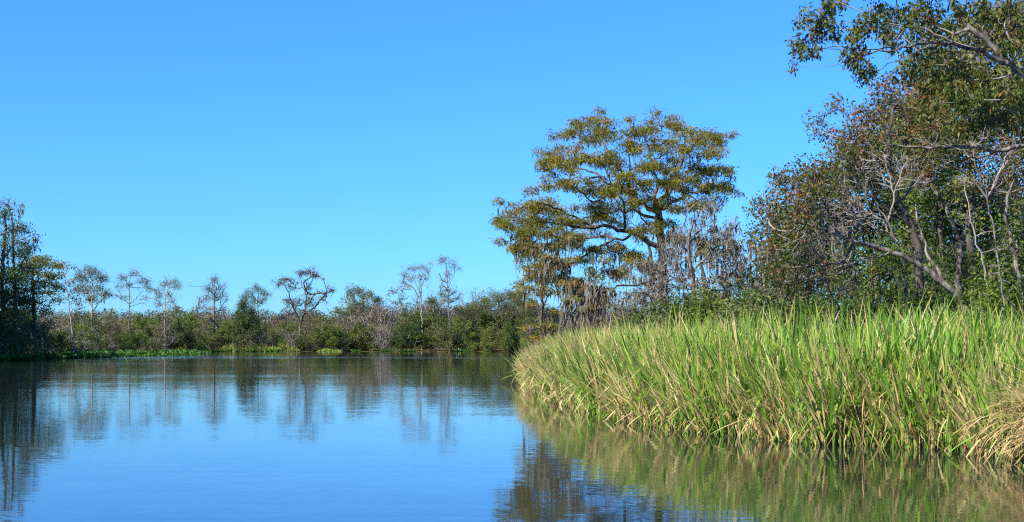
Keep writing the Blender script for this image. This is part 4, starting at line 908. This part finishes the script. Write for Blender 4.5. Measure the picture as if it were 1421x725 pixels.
for px in np.arange(110, 760, 21):
    p = px + rng.uniform(-8, 8)
    if px < 480: kind = rng.choice(['olive', 'brown', 'grey'], p=[.6, .2, .2]); top = rng.uniform(430, 440)
    else: kind = rng.choice(['tree', 'baretree'], p=[.6, .4]); top = rng.uniform(398, 422)
    plan.append((p, rng.uniform(38, 70), top, kind, 'back'))
names = {'front': 'at the far waterline', 'middle': 'one row back', 'back': 'deep in the scrub'}
count = {}
plan.sort(key=lambda r: min(abs(r[0] - f[0]) for f in FAR))
for i, (px, dd, top, kind, row) in enumerate(plan):
    d = shore_depth(px) + dd; p = W(px, top, d)
    lx, lp = min(FAR, key=lambda f: abs(px - f[0])); side = 'left' if px < lx else 'right'
    vs_, nm = far_kind[kind]
    key = (kind, row, lp, side); count[key] = count.get(key, 0) + 1
    label = '%s %s, %s %s of the %s' % (nm, names[row], ORD[count[key] - 1] if count[key] > 1 else 'nearest', side, lp)
    h = p[2]
    place(vs_[i % len(vs_)], {'green': 'bush', 'olive': 'bush', 'grey': 'shrub', 'brown': 'shrub', 'tree': 'scrub_tree', 'baretree': 'scrub_tree'}[kind], p[0], d, h, rng.uniform(0, 6.28), label,
          'tree' if 'tree' in kind else 'bush', nm + 's on the far bank', rng.uniform(.9, 1.35) if h < 5.5 else rng.uniform(.75, 1.0))
for i, (px, d, top, kind) in enumerate([(738, 280, 440, 'tree'), (742, 240, 446, 'green'), (748, 200, 440, 'olive'), (760, 170, 444, 'green'), (770, 230, 424, 'tree'), (778, 150, 448, 'olive'), (792, 190, 428, 'baretree'), (800, 140, 444, 'grey'),
                                          (815, 210, 418, 'tree'), (828, 135, 440, 'olive'), (840, 170, 424, 'brown'), (855, 130, 438, 'grey'), (868, 160, 420, 'olive'), (885, 125, 432, 'brown'), (900, 150, 412, 'baretree'),
                                          (925, 130, 420, 'olive'), (950, 140, 405, 'tree'), (985, 130, 408, 'olive'), (1015, 120, 400, 'green'), (1045, 125, 396, 'tree'), (1080, 110, 402, 'olive'), (1110, 100, 398, 'tree')]):
    p = W(px, top, d); vs_, nm = far_kind[kind]
    place(vs_[i % len(vs_)], 'bush' if 'tree' not in kind else 'scrub_tree', p[0], d, p[2] - .3, rng.uniform(0, 6.28), '%s on the bank behind the mossy cypresses, %s from open water' % (nm, ORD[i] if i < 20 else ['twenty-first', 'twenty-second'][i - 20]),
          'tree' if 'tree' in kind else 'bush', 'bank scrub behind the cypresses', .9)
# left bank undergrowth and the trees that stand beyond the frame and shade it
for i, (px, d, top, kind) in enumerate([(-30, 140, 420, 'green'), (5, 150, 440, 'green'), (30, 160, 445, 'grey'), (18, 166, 425, 'olive'), (52, 172, 448, 'green'), (40, 180, 430, 'olive'), (75, 184, 455, 'green'), (92, 200, 458, 'green'), (70, 196, 440, 'brown'),
                                          (98, 214, 446, 'grey'), (10, 172, 400, 'tree'), (-25, 165, 390, 'tree'), (66, 205, 428, 'grey'), (112, 232, 452, 'green'), (-60, 150, 380, 'tree')]):
    p = W(px, top, d); vs_, nm = far_kind[kind]
    place(vs_[i % len(vs_)], 'bush' if 'tree' not in kind else 'scrub_tree', p[0], d, p[2], rng.uniform(0, 6.28), '%s in the shaded left bank thicket, %s from the frame edge' % (nm, ORD[sorted([-60, -30, -25, 5, 10, 18, 30, 40, 52, 66, 70, 75, 92, 98, 112]).index(px)]),
          'tree' if 'tree' in kind else 'bush', 'left bank thicket', 1.0)
shade_tree = [local_plant(16, 6, 2, 6, 420, .3, .03, 'leaf_green', 60, .3, .8, 'bark_dark', 'twig_grey', 771 + i, .8, .15, .15, .1, lobes=14) for i in range(2)]
for i, (x, y, h) in enumerate([(-57, 134, 20), (-60, 142, 22), (-60, 122, 22), (-66, 130, 23), (-62, 150, 21), (-64, 160, 20), (-68, 170, 20)]):
    place(shade_tree[i % 2], 'scrub_tree', x, y, h, rng.uniform(0, 6.28), 'tall left bank tree standing beyond the frame edge, %s of seven' % ORD[i], 'tree', 'left bank trees beyond the frame', .9)

# ------------------------------------------------------------------ reeds and floating plants on the far side
def reed_clump(px0, px1, d, hm, t0, tv, n, label, seed):
    rng = np.random.default_rng(seed); x0 = (px0 - CX) / F * d; x1 = (px1 - CX) / F * d; xc = (x0 + x1) / 2
    bx = rng.uniform(x0, x1, n) - xc; by = rng.uniform(-1.5, 2.0, n)
    ta = np.clip(rng.normal(t0, tv, n), 0, 1)
    u_ = np.abs(bx) / (abs(x1 - x0) / 2); env = (0.7 + 0.35 * np.sin(bx * 0.9 + seed) * np.sin(bx * .37) + rng.normal(0, .08, n)) * (1 - .75 * u_ ** 2.5)
    V, Q, ti = blades(rng, bx, by, np.full(n, -.05), hm * env * rng.uniform(.6, 1.1, n), rng.uniform(0, 6.28, n), np.abs(rng.normal(.1, .12, n)), np.abs(rng.normal(.4, .3, n)), np.full(n, 2.), rng.uniform(.06, .12, n), ta, ta + .05, rng.random(n) < .1, 4)
    root = bpy.data.objects.new('reed_clump', None); col.objects.link(root); root.location = (xc, d, 0)
    tag(root, label, 'reeds', 'reed clumps on the far waterline')
    tag(add('blades', make_mesh('reed_clump_blades', V, quads=Q, mat=M['reed'], tint=ti), root), kind='stuff')
reed_clump(272, 292, 303, 2.2, .62, .14, 500, 'yellow green reed clump at the foot of the bare conical tree', 1)
reed_clump(304, 330, 306, 2.6, .60, .14, 700, 'yellow reed clump just right of the bare conical tree', 2)
reed_clump(330, 388, 308, 3.1, .52, .14, 1700, 'long yellow green reed stand below the sparse green topped tree', 3)
reed_clump(380, 416, 308, 2.6, .62, .16, 700, 'tan dead reed clump left of the gnarled tree trunk', 4)
reed_clump(440, 474, 308, 1.2, .46, .18, 300, 'small tan and green reed clump right of the gnarled tree', 5)
reed_clump(52, 82, 178, 1.5, .84, .08, 700, 'dry tan reed patch below the left bank cypress', 7)

def floating_plants():
    rng = np.random.default_rng(44); C = []
    S = np.array([(-49, 120), (-51, 143), (-53, 158), (-57, 176), (-62, 198), (-67, 225), (-70, 250), (-74, 282), (-66, 304)], float)
    ss = np.r_[0, np.cumsum(np.linalg.norm(np.diff(S, axis=0), axis=1))]
    n = 26000; sv = rng.uniform(0, ss[-1], n)
    x = np.interp(sv, ss, S[:, 0]); y = np.interp(sv, ss, S[:, 1])
    wdt = np.interp(y, [120, 150, 172, 190, 230, 270, 304], [2, 3, 6, 14, 17, 14, 4]) * (0.8 + 0.2 * np.sin(sv * .35) + .12 * np.sin(sv * 1.3))
    x = x + rng.uniform(-.5, 1, n) * wdt
    hole = np.sin(x * .5 + y * .16) + np.sin(x * .21 - y * .33 + 2) > 1.45
    C.append(np.stack([x, y, rng.uniform(.02, .26, n)], -1)[~hole])
    n = 1500; C.append(np.stack([rng.normal(-50.4, 1.2, n), rng.normal(170, 3.0, n), rng.uniform(.02, .2, n)], -1))     # a raft adrift of the mat
    n = 2600; x = rng.uniform(-62, 6, n); keep = np.sin(x * .45) + np.sin(x * 1.1 + 1) > .2
    y = np.interp(x, [-66, -30, 0, 30], [304, 312, 312, 308]) - rng.uniform(-.5, 1.6, n)
    C.append(np.stack([x, y, rng.uniform(.02, .3, n)], -1)[keep])
    C = np.concatenate(C)
    V, T_, ti = leaves(rng, C, 2, (.1, .1, .05), .34, .13, -.55, .2, .5, .22, .1)
    V[:, 2] = np.maximum(V[:, 2], .01)
    tag(add('floating_plants', make_mesh('floating_plants', V, tris=T_, mat=M['hyacinth'], tint=ti)), 'bright green floating plants matted along the left and far waterline', 'floating plants', kind='stuff')
floating_plants()

def far_woodland():
    rng = np.random.default_rng(88); C, n = [], 620
    d = rng.uniform(430, 760, n); px = rng.uniform(-120, 1250, n)
    top = np.where(px < 500, rng.normal(432, 4, n), rng.normal(424, 6, n)); top = top - 7 * (rng.random(n) < .08)
    cz = CH + (HY - top) / F * d
    for i in range(n):
        r = rng.uniform(3, 6); m = 420
        u = rand_dir(rng, m) * rng.uniform(.5, 1, (m, 1)); 
        q = u * np.array([r, r, cz[i] * .5]) + np.array([(px[i] - CX) / F * d[i], d[i], cz[i] * .5])
        C.append(np.c_[q, np.full(m, rng.normal(0, .2))])
    C = np.concatenate(C)
    V, T_, ti = leaves(rng, C[:, :3], 1, .3, .55, .2, .1, 0, .45, .12, .1)
    ti = np.clip(ti + np.repeat(C[:, 3], 4), 0, 1)
    tag(add('far_woodland', make_mesh('far_woodland', V, tris=T_, mat=M['wood'], tint=ti)), 'distant low woodland along the horizon behind the far bank', 'woodland', kind='stuff')
far_woodland()
